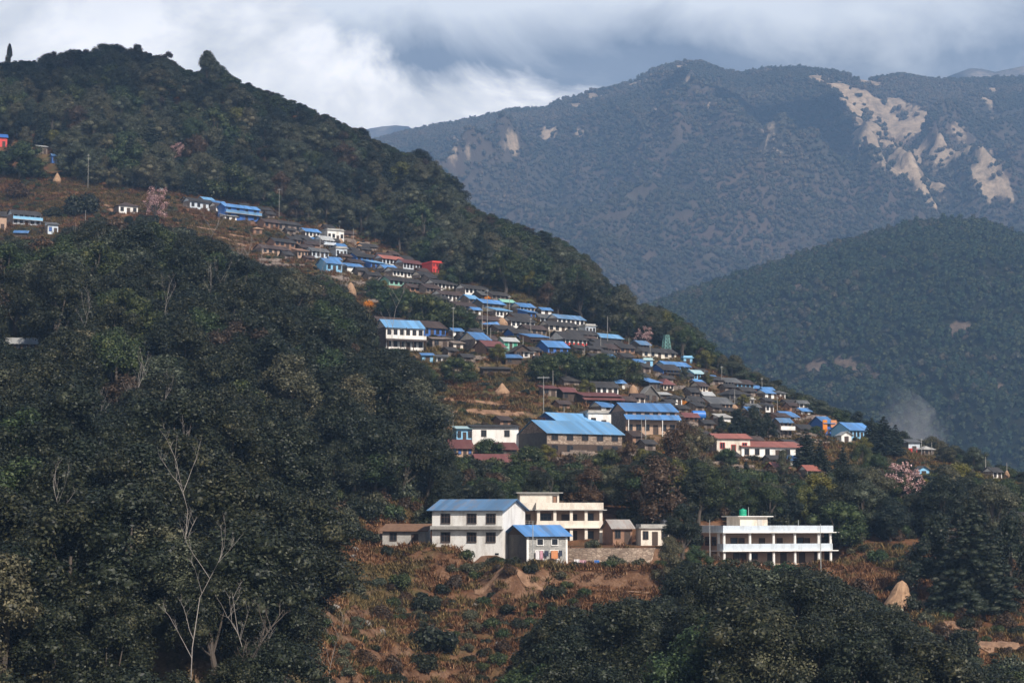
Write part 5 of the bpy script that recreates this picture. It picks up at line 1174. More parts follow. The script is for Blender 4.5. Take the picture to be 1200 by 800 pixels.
clear = inpoly(tx, ty, CLEAR); zone[clear] = 0
zone[(zone == 2) & (ty > 600) & (tx > 365)] = 0
zone[(zone == 4) & (tx < 600)] = 0; zone[(zone == 4) & (tx < 760) & (ty < 760)] = 0
slot = gy / F
free = np.ones(len(gx), bool)
for (cx, cy, hl, hw, ya_) in FOOT:
    dx, dy = gx - cx, gy - cy; u = np.abs(dx * cos(ya_) + dy * sin(ya_)); v = np.abs(-dx * sin(ya_) + dy * cos(ya_)); free &= ~((u < hl + 1.2) & (v < hw + 1.2))
hgt = np.zeros(len(gx)); r1 = RNG.random(len(gx)); cl = fbm(gx / 60, gy / 60, 3)
hgt[zone == 1] = (6 + 8.5 * r1 ** 1.6 + 4 * cl)[zone == 1]; hgt[zone == 2] = (8 + 9 * r1 ** 1.8)[zone == 2]; hgt[zone == 3] = (7 + 5 * r1)[zone == 3]; hgt[zone == 4] = (10 + 5 * r1)[zone == 4]
lim = np.full(len(gx), 1e3)
for zn, f in ((1, SIL), (2, NT), (3, BT), (4, FT)):
    k = zone == zn; jit = RNG.normal(size=k.sum()) * (5.5 if zn == 1 else 4) + (0 if zn < 3 else 2)
    # keep crowns (about 3.4 m each side) under the outline as well
    w_ = (1.2 if zn == 2 else 2.2) / np.maximum(slot[k], .05)
    t_ = np.maximum(np.maximum(f(tx[k]), f(tx[k] - w_)), f(tx[k] + w_))
    lim[k] = (ty[k] - t_ - jit) * slot[k]
hgt = np.minimum(hgt, lim); hgt = np.where((zone == 1) & (lim > -4), np.maximum(hgt, 3.6), hgt)
TLP = []
def read_tl(TL):
    for kind, px, py, top, lb in TL:
        if py < 800 and top < 620 and kind != 'bare' and px > 200: TLP.append((px - (py - top) * .28, px + (py - top) * .28, py - (py - top) * .42, hit(px, py)[1]))
read_tl(TL)
for (u0, u1, yl, Dp) in PROT + TLP:
    k = (gy < Dp - 1) & (zone > 0) & (tx > u0 - 2.4 / slot) & (tx < u1 + 2.4 / slot)
    hgt = np.where(k, np.minimum(hgt, (ty - yl + np.where(k, RNG.normal(size=len(ty)) * 1.5, 0)) * slot), hgt)
kp2 = (zone != 2) | (r1 > .28)
keep = kp2 & (zone > 0) & (zone < 5) & (hgt > 3.2) & free
keep &= ~((zone == 1) & (gy > 950) & (ty < 0))
upper = zone == 1
tree_i = np.nonzero(keep)[0]
# which ones show largest: near and in the frame
infr = (tx > -15) & (tx < 1215) & (ty - hgt / slot < 800)
score = np.where(infr, hgt / gy, 0)
order = tree_i[np.argsort(-score[tree_i])]
BIG = set(order[:190].tolist())
GL = {2: ('dark dense broadleaf tree, one of many in the near wood on the lower left', 'trees of the near wood'), 3: ('dark broadleaf tree in the belt between the village and the white school', 'trees of the belt behind the school'),
      4: ('dark broadleaf tree of the foreground clump beneath the white veranda building', 'trees of the foreground clump'), 1: ('broadleaf tree of the upper forest above the village', 'trees of the upper forest')}
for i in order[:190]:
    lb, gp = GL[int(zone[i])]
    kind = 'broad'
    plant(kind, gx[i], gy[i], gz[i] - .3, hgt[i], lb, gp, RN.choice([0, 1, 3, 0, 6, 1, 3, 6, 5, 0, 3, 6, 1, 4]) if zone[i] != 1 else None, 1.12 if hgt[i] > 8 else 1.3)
rest = np.array([i for i in tree_i if i not in BIG and score[i] >= 0])
protos = [joined('wood_tree', [t, c]) for ((c, t), h0) in SPECIES['broad']] + [joined('wood_tree', [SPECIES['brown'][0][0][1], SPECIES['brown'][0][0][0]]), joined('wood_tree', [SPECIES['conifer'][1][0][1], SPECIES['conifer'][1][0][0]]), joined('wood_tree', [SPECIES['round'][0][0][1], SPECIES['round'][0][0][0]]), joined('wood_tree', [SPECIES['yellow'][0][0][1], SPECIES['yellow'][0][0][0]]), joined('wood_tree', [SPECIES['dark'][0][0][1], SPECIES['dark'][0][0][0]])]
ph0 = np.array([10] * 7 + [8, 14, 6.5, 8, 10])
n = len(rest); ix = RNG.integers(0, 7, n); q = RNG.random(n); up_ = zone[rest] == 1
ix = np.where(up_ & (q < .62), RNG.choice([2, 5, 2, 5, 9, 11], n), ix); ix[(zone[rest] == 3) & (q < .12)] = 10; ix[(zone[rest] == 3) & (q > .12) & (q < .3)] = 11; ix[up_ & (q > .915) & (q < .93)] = 10
ix = np.where(np.isin(zone[rest], (2, 4)) & np.isin(ix, (2, 5)) & (RNG.random(n) < .75), RNG.choice([0, 1, 3, 6], n), ix)
ix[q > np.where(up_, .94, .965)] = 7; ix[(q > .93) & (q <= .955)] = 8; ix[(hgt[rest] < 5) & (q < .7)] = 9
s = hgt[rest] / ph0[ix] * np.where(ix == 8, 1.15, 1); wd = s * (1.05 + .35 * RNG.random(n)) * np.where(s < .6, 1.4, 1)
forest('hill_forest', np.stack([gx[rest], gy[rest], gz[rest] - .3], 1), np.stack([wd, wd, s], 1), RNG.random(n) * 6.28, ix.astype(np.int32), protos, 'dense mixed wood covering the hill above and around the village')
# brush: bushes and dry grass on the open ground
def scatter_open(spc, cond, dens):
    ax, ay = np.meshgrid(np.arange(-300, 300, spc), np.arange(190, 700, spc)); ax = (ax + RNG.uniform(-.5, .5, ax.shape) * spc).ravel(); ay = (ay + RNG.uniform(-.5, .5, ay.shape) * spc).ravel()
    k = RNG.random(len(ax)) < dens; ax, ay = ax[k], ay[k]; az = terrain(ax, ay); qx, qy = proj(ax, ay, az)
    d1, d2, d3, d4 = (np.interp(qx, PXG, v) for v in (DT, DL, DB, DNT))
    vil = (ay <= d1 + 6) & (ay > d2 - 4) & (qx >= 515) | (qx < 515) & (ay > d4) & (ay <= d1 + 6)
    opn = inpoly(qx, qy, CLEAR) | ((qy > 560) & (qy < 660) & (qx > 340) & (qx < 520)) | ((ay <= d3) & (qx > 370) & (qx < 780))
    k = (vil | opn) if cond == 'all' else (opn if cond == 'open' else vil)
    for (cx, cy, hl, hw, ya_) in FOOT:
        dx, dy = ax - cx, ay - cy; u = np.abs(dx * cos(ya_) + dy * sin(ya_)); v = np.abs(-dx * sin(ya_) + dy * cos(ya_)); k &= ~((u < hl + .1) & (v < hw + .1))
    return ax[k], ay[k], az[k], qx[k], qy[k]
def tuft(seed, mat):
    rg = np.random.default_rng(seed); m = MB()
    for i in range(46):
        a = rg.random() * 6.28; rr = .38 * rg.random() ** .5; x, y = rr * cos(a), rr * sin(a); b = rg.random() * 6.28; L = .3 + .45 * rg.random(); w_ = .035
        dx, dy = cos(b) * L * .5, sin(b) * L * .5; nx_, ny_ = -sin(b) * w_, cos(b) * w_
        m.poly([(x - nx_, y - ny_, 0), (x + nx_, y + ny_, 0), (x + dx * .5, y + dy * .5, L * .7), ]); m.poly([(x + nx_ + dx * .3, y + ny_ + dy * .3, L * .4), (x + dx, y + dy, L), (x - nx_ + dx * .3, y - ny_ + dy * .3, L * .4)])
    return m.data('tuft', mat)
G1 = leafmat('dry_grass_red', [(0, (.065, .030, .016)), (.5, (.165, .080, .038)), (1, (.31, .18, .095))], ((.8, .85, .9), (1.15, 1.1, 1.05)), .9, .05)
G2 = leafmat('dry_grass_olive', [(0, (.05, .04, .018)), (.5, (.13, .095, .04)), (1, (.28, .19, .09))], ((.8, .85, .9), (1.15, 1.1, 1.0)), .9, .05)
ax, ay, az, qx, qy = scatter_open(.88, 'all', .6); n = len(ax); print('grass', n, 'trees', len(tree_i))
cn = fbm(ax / 9, ay / 9, 3) + np.where(inpoly(qx, qy, CLEAR), -.12, .18); s = 1.0 + 1.1 * RNG.random(n)
forest('dry_grass', np.stack([ax, ay, az - .05], 1), np.stack([s * 1.2, s * 1.2, s * (.5 + .5 * RNG.random(n))], 1), RNG.random(n) * 6.28, np.where(RNG.random(n) * .5 - .25 < cn, 1, 0).astype(np.int32), [tuft(1, G1), tuft(2, G2)], 'dry reddish brown grass over the open slopes and terraces', 'grass')
k = ((zone == 3) | ((zone == 2) & (np.abs(gy - dn) < 25)) | ((gy <= dn) & (ty > 535) & (ty < 640) & (tx > 320) & (tx < 520)) | ((zone == 4) & (tx > 780))) & free
bx_ = np.repeat(gx[k], 2) + RNG.uniform(-2.5, 2.5, 2 * k.sum()); by_ = np.repeat(gy[k], 2) + RNG.uniform(-2.5, 2.5, 2 * k.sum()); bz_ = terrain(bx_, by_); n = len(bx_); s = 1.1 + 1.3 * RNG.random(n)
forest('wood_undergrowth', np.stack([bx_, by_, bz_ - .2], 1), np.stack([s, s, s * 1.1], 1), RNG.random(n) * 6.28, RNG.integers(0, 5, n).astype(np.int32), SHRUBS, 'dark bushes growing under the trees along the wood edges', 'undergrowth')
ax, ay, az, qx, qy = scatter_open(2.1, 'all', .5); n = len(ax); cn = fbm(ax / 16 + 5, ay / 16, 3)
k = cn > np.where(qx < 300, .02, np.where(qy > 600, .06, .0)); ax, ay, az, cn, qy, qx = (v[k] for v in (ax, ay, az, cn, qy, qx)); n = len(ax)
s = (.45 + .9 * RNG.random(n) * (.5 + cn)) * np.where(qy > 620, 1.15, 1.0)
forest('undergrowth', np.stack([ax, ay, az - .1], 1), np.stack([s, s, s * .9], 1), RNG.random(n) * 6.28, RNG.integers(0, 5, n).astype(np.int32), SHRUBS, 'low dark scrub and weeds on the terraces and between the houses', 'undergrowth')
# shrubs one can tell apart on the brown slope
for px, py, r, lb in ((415, 700, 15, 'dark green shrub near the wood on the upper brown slope'), (446, 728, 15, 'dark shrub beside the flat pale boulder'), (512, 762, 26, 'largest dark shrub in the middle of the brown slope'), (500, 715, 16, 'dark shrub above the largest one of the slope'),
        (588, 675, 9, 'small dark shrub on the path below the block house'), (580, 690, 10, 'round dark shrub right under the path'), (535, 690, 13, 'low dark shrub at the upper middle of the slope'), (550, 728, 11, 'small round shrub mid slope'), (583, 780, 12, 'dark shrub at the foot of the slope'),
        (625, 672, 14, 'brown shrub just below the block house'), (720, 672, 16, 'round green shrub in front of the stone retaining wall'), (498, 785, 18, 'dark shrub low on the slope by the wood'), (458, 788, 16, 'dark shrub at the bottom near the wood'), (650, 700, 12, 'dark shrub at the right of the path'),
        (455, 650, 9, 'flat green bush under the low concrete shed'), (490, 648, 8, 'green bush beside the low concrete shed'), (698, 640, 6, 'small clipped bush on the terrace of the cream building'), (1085, 672, 14, 'dark bush on the slope above the big straw stack'), (1060, 668, 12, 'olive bush behind the big straw stack'),
        (1030, 662, 14, 'olive bush right of the white veranda building'), (1130, 735, 12, 'bush on the orange earth below the big conifer'), (1180, 735, 13, 'bush at the right over the earth bank'), (60, 255, 12, 'round dark bush in the middle of the upper brown clearing'), (20, 232, 14, 'dark low bush on the upper brown clearing'),
        (95, 252, 20, 'wide dark bush low on the upper brown clearing'), (470, 690, 14, 'dark bush on the left part of the slope'), (562, 672, 10, 'low bush on the earth bank below the rock pile'), (604, 682, 9, 'small bush on the bare bank under the block house'), (640, 680, 11, 'dark bush on the bank right of the brown shrub'), (668, 678, 8, 'low bush below the near end of the retaining wall'), (690, 682, 10, 'bush on the bank below the blue cloth'), (750, 680, 9, 'low bush below the far end of the retaining wall'), (530, 672, 9, 'bush on the bank below the white building'), (640, 780, 16, 'bush by the foreground trees at the slope foot')):
    x, y, z = hit(px, py); shrub(x, y, z, r * y / F, lb, None, None, 1.0)
rb_ = random.Random(21); cand = [i for i in np.nonzero((zone == 2) & (tx > 5) & (tx < 470) & (ty > 330) & (ty < 790))[0]]
for i in rb_.sample(cand, 26):
    plant('bare', gx[i], gy[i], gz[i] - .3, rb_.uniform(13, 18), 'thin bare pale tree standing up through the canopy of the near wood', 'bare trees in the near wood', rb_.choice([0, 1]), .8, 'bare_tree')
# named trees of the village and the slopes
for kind, px, py, top, lb in TL:
    x, y, z = hit(px, py, terrain)
    D = y
    if py > 800: z = float(terrain(x, y))
    h = (py - top) * D / F
    plant(kind, x, y, z - .2, h, lb, None, None, {'round': 1.25, 'conifer': 1.35}.get(kind, 1.0), {'banana': 'banana_plant', 'bare': 'bare_tree', 'conifer': 'conifer', 'bigconifer': 'conifer'}.get(kind, 'tree'), {'banana': 'plant'}.get(kind, 'tree'))
for px, top, w_, lb in ((240, 60, 1.0, 'lone tall tree standing above the skyline of the upper forest'), (6, 52, .8, 'thin tree on the skyline at the left edge'), (476, 184, 1.4, 'broad dark tree bulging on the skyline of the upper forest'), (530, 208, 1.2, 'dark tree bulging above the steep part of the skyline'), (590, 258, 1.3, 'dark tree group crown at the foot of the steep skyline')):
    D = 800 if px < 300 else 745; a, _ = ray(px, 300); zt_ = ray(px, top)[1] * D; h_ = {240: 17, 6: 13}.get(px, 15)
    plant('broad', a * D, D, zt_ - h_, h_, lb, None, 5 if px < 300 else 1, w_ * (.8 if px == 240 else .45 if px < 300 else 1.0))

# ------------------------------------------------------------------ hills and mountains behind
def ridge_surface(X, Y, prof, yr, yf, zf, p, spur, seed, amp, wl, back=.7, hw=6):
    yrr = yr + fbm(X / (wl * 2.5) + seed, X * 0 + seed, 3) * spur
    px = 600 + F * X / yrr; zr = (HZ - prof(px)) / F * yrr - hw
    t = (yrr - Y) / (yr - yf)
    f = np.where(t > 0, np.clip(t, 0, 1.3) ** p, (-t) * back)
    return zr - (zr - zf) * f, t
mid_sil = line([(-600,520),(200,470),(400,450),(600,400),(700,372),(760,357),(800,340),(850,322),(900,306),(950,290),(1000,276),(1050,263),(1100,254),(1140,253),(1170,262),(1200,275),(1300,330),(1500,400),(2200,470)])
far_sil = line([(-900,240),(0,220),(300,190),(380,175),(440,160),(475,150),(500,145),(560,135),(600,126),(640,124),(660,112),(690,103),(720,96),(745,88),(770,74),(800,66),(825,66),(850,76),(870,80),(900,74),(940,73),(980,78),(1020,86),(1060,82),(1100,88),(1150,88),(1200,84),(1400,95),(1700,160),(2400,260)])
dist_sil = line([(-900,200),(300,160),(400,152),(440,142),(475,140),(490,155),(560,190),(900,190),(1060,110),(1100,88),(1120,82),(1150,72),(1175,78),(1200,72),(1300,60),(1600,120),(2400,220)])
def mk_hill(name, xs, ys, sil, yr, yf, zf, p, spur, seed, gul, bareF, mat, wl, hw):
    X, Y = np.meshgrid(xs, ys); Z, t = ridge_surface(X, Y, sil, yr, yf, zf, p, spur, seed, 0, wl, hw=hw)
    w = sstep(.03, .42, t)
    wx = X + fbm(X / wl, Y / wl, 4) * wl * .5
    Z = Z + (ridged(wx / (wl * .38) + 2 * seed, Y / (wl * .9) - seed, 5) - .62) * gul * .42 * w
    Z = Z + (ridged(wx / wl + seed, Y / (wl * 2.4) + seed, 6) - .60) * gul * w + fbm(X / (wl * .25), Y / (wl * .25), 5) * gul * .22 * (w + .08)
    px, py = proj(X, Y, Z); B = bareF(px, py, X, Y)
    o = grid(name, xs, ys, Z, mat, {'bare': B}); return X, Y, Z, B, px, py
def ell(px, py, lst):
    b = np.zeros(px.shape)
    for cx, cy, rx, ry, an, v in lst:
        dx, dy = px - cx, py - cy; c, s_ = cos(R(an)), sin(R(an)); u = (dx * c + dy * s_) / rx; w = (-dx * s_ + dy * c) / ry
        b = np.maximum(b, v * (1 - sstep(.6, 1.3, np.sqrt(u * u + w * w))))
    return b
def bare_mid(px, py, X, Y):
    n = fbm(X / 60, Y / 60, 4)
    return ell(px, py, [(935, 338, 12, 5, 0, .9), (1125, 388, 14, 14, 20, .75), (1045, 440, 60, 9, 12, .55), (960, 430, 14, 7, 20, .6), (1160, 452, 16, 6, 8, .7), (1100, 465, 40, 12, 5, .5), (988, 425, 10, 5, 30, .6), (1105, 254, 6, 3, 0, .7), (1080, 480, 45, 10, 0, .4), (1035, 300, 9, 3, 0, .4)]) * (.85 + n * 2.6)
SCREE = [(940,86),(1000,90),(1030,98),(1060,118),(1100,140),(1130,148),(1152,165),(1172,195),(1188,238),(1160,234),(1142,218),(1135,192),(1110,188),(1108,215),(1122,252),(1095,240),(1060,208),(1022,192),(1002,165),(1000,130),(985,112),(955,98)]
def bare_far(px, py, X, Y):
    n = fbm(X / 110, Y / 110, 5); sa = (X - 1.1 * Y) / 1.49; qa = (1.1 * X + Y) / 1.49; n2 = fbm(qa / 42, sa / 520, 5); n3 = fbm(X / 35, Y / 70, 4)
    b = np.where(inpoly(px + n * 8, py + n3 * 6, SCREE), .84 + 1.3 * n2 + .15 * n + .7 * n3, 0)
    b2 = ell(px, py, [(668, 120, 14, 12, 30, .8), (690, 112, 14, 8, 0, .55), (705, 105, 20, 14, -20, .6), (803, 84, 14, 9, 30, .7), (644, 155, 11, 10, -40, .75), (540, 180, 20, 16, 60, .42), (530, 165, 5, 10, 0, .5), (768, 132, 6, 12, 30, .7), (680, 155, 6, 8, 20, .6),
                      (845, 125, 26, 4, 8, .6), (1160, 110, 10, 14, 30, .5), (1170, 140, 24, 14, 40, .38), (590, 170, 26, 18, 0, .34), (1130, 95, 20, 4, 0, .5), (740, 100, 30, 12, -15, .45), (900, 150, 12, 20, -60, .3), (905, 178, 20, 3, 10, .55)]) * (.64 + n * 2.0 + n3 * 4.0)
    top = (1 - sstep(8, 34, py - far_sil(px))) * (.30 + n * .6) * sstep(640, 700, px)
    return np.clip(np.maximum(np.maximum(b, b2), top), 0, 1)
mm = mk_hill('wooded_hill', np.arange(-700, 1900, 8.0), np.arange(1080, 2900, 8.0), mid_sil, 2300, 1300, -220, 1.35, 90, 3.3, 70, bare_mid, hillmat('wooded_hill_ground', (.020, .025, .014), (.24, .175, .13), 4), 260, 7)
ff = mk_hill('mountain', np.arange(-2600, 3200, 10.0), np.arange(2850, 6300, 10.0), far_sil, 5500, 2900, -100, 1.2, 260, 1.7, 430, bare_far, hillmat('mountain_ground', (.075, .065, .049), (.50, .37, .25)), 620, 4)
mk_hill('distant_mountain', np.arange(-6000, 7000, 60.0), np.arange(7000, 10500, 60.0), dist_sil, 9500, 7200, 0, 1.1, 200, 5.1, 300, lambda px, py, X, Y: np.clip(.35 + fbm(X / 300, Y / 300, 4) * 1.2, 0, .6), hillmat('distant_ground', (.05, .05, .04), (.30, .25, .2), .5), 900, 0)
gp = MB().poly([(-14000, -3000, -235), (14000, -3000, -235), (14000, 16000, -235), (-14000, 16000, -235)]).build('valley_ground', hillmat('valley_ground', (.03, .035, .02), (.2, .15, .1)))
tag(gp, kind='structure')
def cover(data, spc, name, label, meshes, smin, smax, bl, xr):
    X, Y, Z, B, px, py = data[:6]; xs, ys = X[0], Y[:, 0]
    ax, ay = np.meshgrid(np.arange(xs[2], xs[-3], spc), np.arange(ys[2], ys[-3], spc)); ax = (ax + RNG.uniform(-.5, .5, ax.shape) * spc).ravel(); ay = (ay + RNG.uniform(-.5, .5, ay.shape) * spc).ravel()
    i = (ax - xs[0]) / (xs[1] - xs[0]); j = (ay - ys[0]) / (ys[1] - ys[0]); i0 = i.astype(int); j0 = j.astype(int); fi, fj = i - i0, j - j0
    def bi(A): return (A[j0, i0] * (1 - fi) + A[j0, i0 + 1] * fi) * (1 - fj) + (A[j0 + 1, i0] * (1 - fi) + A[j0 + 1, i0 + 1] * fi) * fj
    az, bb, qx, qy = bi(Z), bi(B), bi(px), bi(py)
    k = (bb + (RNG.random(len(ax)) - .5) * (.95 if spc > 7 else .6) < bl) & (qx > xr[0]) & (qx < xr[1]) & (qy < 640) & (bi(data[6]) > -.06)
    ax, ay, az = ax[k], ay[k], az[k]; n = len(ax); print(name, n)
    s = smin + (smax - smin) * RNG.random(n) ** 1.5; cn = fbm(ax / (spc * 30), ay / (spc * 30), 3); nm = len(meshes)
    ix = np.clip(((cn * 1.6 + .5) * nm + RNG.normal(size=n) * .8), 0, nm - 1).astype(np.int32)
    forest(name, np.stack([ax, ay, az - 1], 1), np.stack([s, s, s * (.8 + .4 * RNG.random(n))], 1), RNG.random(n) * 6.28, ix, meshes, label)
tm = (2300 - mm[1]) / 1000; tf = (5500 - ff[1]) / 2600
F1 = leafmat('far_leaf_green', [(0, (0.0136, 0.0219, 0.0136)), (0.6, (0.0355, 0.0518, 0.0301)), (1, (0.082, 0.1024, 0.0574))], ((.8, .95, .95), (1.35, 1.1, .8)), .9, .05)
F2 = leafmat('far_leaf_brown', [(0, (.075, .064, .048)), (1, (.135, .118, .088))], ((.85, .95, .95), (1.3, 1.05, .85)), .9, .05)
F3 = leafmat('far_leaf_olive', [(0, (.042, .044, .032)), (1, (.085, .084, .060))], ((.85, .95, .95), (1.3, 1.05, .85)), .9, .05)
cover(mm + (tm,), 6.6, 'valley_forest', 'thick dark green forest covering the wooded hill across the valley', [blob(80, F1), blob(81, F1, w=3.2), blob(82, F3), blob(83, F1, w=4)], .75, 1.7, .42, (560, 1500))
cover(ff + (tf,), 8.6, 'mountain_forest', 'grey brown forest covering the far mountain sides', [blob(84, F2, 60, 1.3, 4.5, 6.5, 4), blob(85, F3, 60, 1.3, 4.5, 6.5, 4), blob(86, F2, 60, 1.3, 4.2, 7, 4), blob(87, F3, 50, 1.3, 4.5, 6.5, 4)], 1.3, 2.0, .42, (340, 1500))

# ------------------------------------------------------------------ sky, sun, air
SUN_AZ = R(180 - 31); SUN_EL = R(39)
w = bpy.data.worlds.new('World'); SC.world = w; w.use_nodes = True; nt = w.node_tree; bg = nt.nodes['Background']
sky = nt.nodes.new('ShaderNodeTexSky'); sky.sky_type = 'NISHITA'; sky.sun_disc = False; sky.sun_elevation = SUN_EL; sky.sun_rotation = SUN_AZ; sky.altitude = 1500
tc = nt.nodes.new('ShaderNodeTexCoord'); sx = nt.nodes.new('ShaderNodeSeparateXYZ'); nt.links.new(tc.outputs['Generated'], sx.inputs[0])
az = math_(nt, 'ARCTAN2', sx.outputs[0], sx.outputs[1]); el = math_(nt, 'ARCSINE', sx.outputs[2])
cb_ = nt.nodes.new('ShaderNodeCombineXYZ'); nt.links.new(math_(nt, 'MULTIPLY', az, 1.0), cb_.inputs[0]); nt.links.new(math_(nt, 'MULTIPLY', el, 1.5), cb_.inputs[1])
nA = noise(nt, 9.0, 11, .6, vec=cb_.outputs[0], dist=.5); nB = noise(nt, 22, 8, .6, vec=cb_.outputs[0]); nC = noise(nt, 3.0, 5, .5, vec=cb_.outputs[0])
# edge between the bright low cloud bank on the left and the dark sheet above it
edge = math_(nt, 'SUBTRACT', math_(nt, 'SUBTRACT', math_(nt, 'SUBTRACT', .216, math_(nt, 'MULTIPLY', az, .225)), math_(nt, 'MULTIPLY', math_(nt, 'MINIMUM', math_(nt, 'ADD', az, .085), 0.0), 1.2)), el)
edge = math_(nt, 'ADD', edge, math_(nt, 'MULTIPLY', math_(nt, 'SUBTRACT', nA, .5), .075)); edge = math_(nt, 'ADD', edge, math_(nt, 'MULTIPLY', math_(nt, 'SUBTRACT', nB, .5), .03))
white = ramp(nt, nA, [(.36, (1.2, 1.17, 1.14)), (.48, (1.85, 1.78, 1.70)), (.60, (2.6, 2.45, 2.3))])
white = mix(nt, 1.0, white, ramp(nt, math_(nt, 'ADD', el, math_(nt, 'MULTIPLY', math_(nt, 'SUBTRACT', nB, .5), .04)), [(.205, (1.05,) * 3), (.250, (.74, .76, .79))]), 'MULTIPLY')
dark = ramp(nt, nA, [(.34, (.29, .335, .42)), (.54, (.44, .49, .58)), (.68, (.90, .93, .97))])
hi = ramp(nt, math_(nt, 'ADD', math_(nt, 'MULTIPLY', math_(nt, 'SUBTRACT', el, .228), 16.0), nA), [(.45, (0,) * 3), (.85, (1,) * 3)])
dark = mix(nt, hi, dark, (1.5, 1.52, 1.55))
over = ramp(nt, el, [(.30, (1,) * 3), (.48, (.20,) * 3)])
col = mix(nt, ramp(nt, edge, [(0.0, (0,) * 3), (.014, (1,) * 3)]), dark, white)
gap = ramp(nt, math_(nt, 'ADD', nC, math_(nt, 'MULTIPLY', math_(nt, 'SUBTRACT', el, .45), .35)), [(.50, (0,) * 3), (.60, (1,) * 3)])
col = mix(nt, 1.0, col, over, 'MULTIPLY')
# clouds are laid over the clear sky; overhead the clear sky shows between them
scl = nt.nodes.new('ShaderNodeVectorMath'); scl.operation = 'SCALE'; scl.inputs['Scale'].default_value = 12.0; nt.links.new(col, scl.inputs[0])
fin = mix(nt, gap, scl.outputs[0], sky.outputs[0]); nt.links.new(fin, bg.inputs['Color']); bg.inputs['Strength'].default_value = .88 / 12.0
sl = bpy.data.lights.new('sun', 'SUN'); sl.energy = 4.9; sl.angle = R(.5); sl.color = (1, .93, .84); so = bpy.data.objects.new('sun', sl); COL.objects.link(so)
from mathutils import Vector
sd = Vector((sin(SUN_AZ) * cos(SUN_EL), cos(SUN_AZ) * cos(SUN_EL), sin(SUN_EL))); so.rotation_euler = sd.to_track_quat('Z', 'Y').to_euler(); so.location = (0, 0, 50)
hm = bpy.data.materials.new('haze'); hm.use_nodes = True; hn = hm.node_tree
for n_ in list(hn.nodes): hn.nodes.remove(n_)
pv = hn.nodes.new('ShaderNodeVolumePrincipled'); out = hn.nodes.new('ShaderNodeOutputMaterial'); hn.links.new(pv.outputs[0], out.inputs['Volume'])
pv.inputs['Color'].default_value = (.36, .60, 1.0, 1); pv.inputs['Density'].default_value = HAZE = 1.6e-4
pv.inputs['Anisotropy'].default_value = .1
hz = MB().box(-6500, 7500, -60, 10600, -236, 1650).build('haze', hm); tag(hz, kind='stuff')
# thin smoke rising behind the ridge
def smoke(px, py, D, rx, rz, dens, lean):
    a, b = ray(px, py); m = MB(); v, f = ICO1; m.v = [(p[0] * rx + lean * p[2] * rz, p[1] * rx * .7, p[2] * rz) for p in v]; m.f = [tuple(t) for t in f]
    mt = bpy.data.materials.new('smoke'); mt.use_nodes = True; t = mt.node_tree
    for n_ in list(t.nodes): t.nodes.remove(n_)
    p_ = t.nodes.new('ShaderNodeVolumePrincipled'); o_ = t.nodes.new('ShaderNodeOutputMaterial'); t.links.new(p_.outputs[0], o_.inputs['Volume']); p_.inputs['Color'].default_value = (.9, .9, .95, 1)
    nz = noise(t, .045, 4, .6, dist=.6); tcn = t.nodes.new('ShaderNodeTexCoord')
    mp = t.nodes.new('ShaderNodeVectorMath'); mp.operation = 'DIVIDE'; mp.inputs[1].default_value = (rx, rx, rz); t.links.new(tcn.outputs['Object'], mp.inputs[0])
    ln_ = t.nodes.new('ShaderNodeVectorMath'); ln_.operation = 'LENGTH'; t.links.new(mp.outputs[0], ln_.inputs[0])
    fall = math_(t, 'SUBTRACT', 1.0, ln_.outputs['Value'], True)
    d_ = math_(t, 'MULTIPLY', math_(t, 'MULTIPLY', math_(t, 'SUBTRACT', nz, .38, True), fall), dens); t.links.new(d_, p_.inputs['Density'])
    mt.cycles.volume_step_rate = 4
    o = m.build('smoke', mt); o.location = (a * D, D, b * D); return tag(o, 'thin pale smoke drifting up behind the ridge near the banded cabin', 'smoke', kind='stuff')
smoke(1072, 500, 1000, 19, 27, .24, -.8)
def cloud(spots, label, dens=.06):
    v, f = ICO1; m = MB(); rd = random.Random(4)
    for (x, y, z, rx, ry, s) in spots:
        c = Vector((x, y, z)) + sd * s
        n0 = len(m.v); m.v += [(c.x + p[0] * rx * (1 + .2 * rd.random()), c.y + p[1] * ry * (1 + .2 * rd.random()), c.z + p[2] * min(rx, ry) * .45) for p in v]; m.f += [tuple(int(q) + n0 for q in t) for t in f]
    mt = bpy.data.materials.new('cloud'); mt.use_nodes = True; t = mt.node_tree
    for n_ in list(t.nodes): t.nodes.remove(n_)
    p_ = t.nodes.new('ShaderNodeVolumePrincipled'); o_ = t.nodes.new('ShaderNodeOutputMaterial'); t.links.new(p_.outputs[0], o_.inputs['Volume']); p_.inputs['Color'].default_value = (1, 1, 1, 1); p_.inputs['Density'].default_value = dens
    o = m.build('cloud', mt); return tag(o, label, 'cloud', kind='stuff')
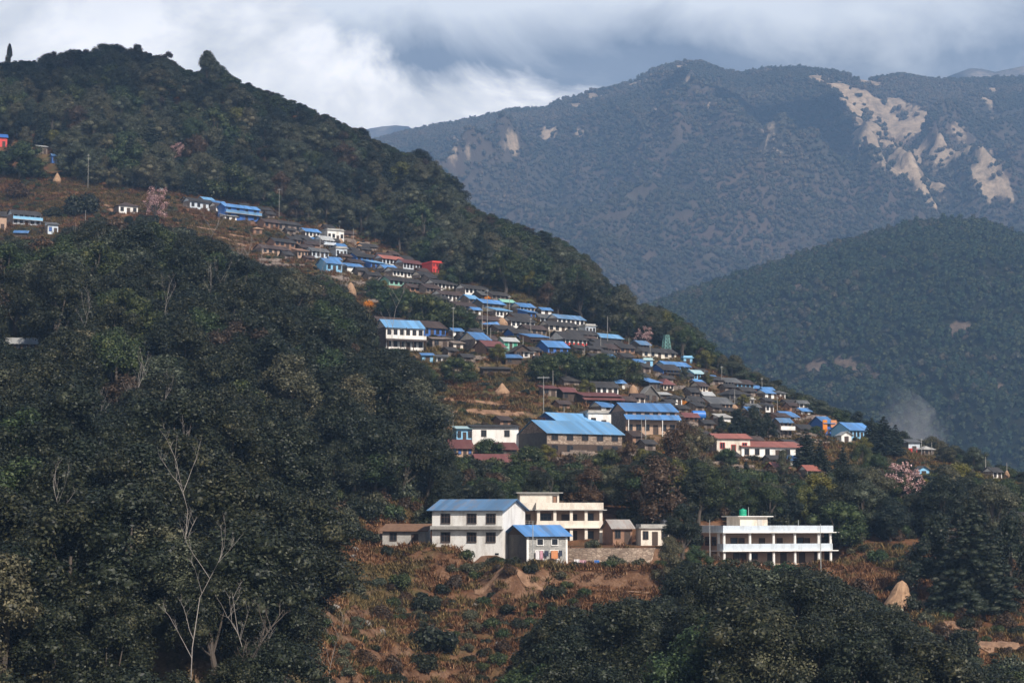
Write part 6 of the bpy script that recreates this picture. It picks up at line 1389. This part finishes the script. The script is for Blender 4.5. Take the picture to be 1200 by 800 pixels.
cloud([(570, 4680, 900, 150, 230, 1900), (430, 4800, 930, 130, 150, 1900), (670, 4500, 850, 90, 240, 1900), (640, 4800, 920, 110, 160, 1900)], 'cloud over the far mountain casting its shade on the upper slope')
cloud([(-260, 900, 150, 200, 130, 2800), (-60, 890, 150, 190, 130, 2800), (110, 850, 120, 130, 110, 2800), (-330, 850, 150, 150, 110, 2800)], 'thin cloud over the village hill dimming the upper forest', .005)

# ribbons of trodden and cut earth
def ribbon(name, pts, wid, mat, lift=.17):
    m = MB(); P = []
    for i in range(len(pts) - 1):
        for k in range(8):
            t = k / 8; px = pts[i][0] * (1 - t) + pts[i+1][0] * t; py = pts[i][1] * (1 - t) + pts[i+1][1] * t; x, y, z = hit(px, py); P.append((x, y))
    Pn = np.array(P); W_ = np.linspace(-1, 1, 4) * wid / 2; row = []
    for i in range(len(Pn)):
        d_ = Pn[min(i+1, len(Pn)-1)] - Pn[max(i-1, 0)]; d_ /= np.linalg.norm(d_) + 1e-9; nrm = np.array([-d_[1], d_[0]]); q = Pn[i][None] + W_[:, None] * nrm[None] * (1 + .35 * sin(i * 1.3))
        zz = terrain(q[:, 0], q[:, 1]) + lift; row.append(np.c_[q, zz])
    for i in range(len(row) - 1):
        for j in range(3): m.poly([row[i][j], row[i+1][j], row[i+1][j+1], row[i][j+1]])
    o = m.build(name, M[mat], None, True); return tag(o, kind='structure')
M['track'] = stained('trodden_earth', (.30, .175, .105), (.15, .08, .045), .9, .8, .95, bd=.2, thr=(.4, .6))
for pts, wd_ in RIBBONS:
    ribbon('path', pts, wd_, 'track')
# ------------------------------------------------------------------ render set-up
SC.view_settings.view_transform = 'Standard'; SC.view_settings.look = 'None'; SC.view_settings.exposure = .25; SC.view_settings.gamma = 1
SC.render.engine = 'CYCLES'
SC.cycles.max_bounces = 4; SC.cycles.diffuse_bounces = 2; SC.cycles.glossy_bounces = 1; SC.cycles.transmission_bounces = 2; SC.cycles.volume_bounces = 0; SC.cycles.transparent_max_bounces = 6
SC.cycles.use_denoising = True
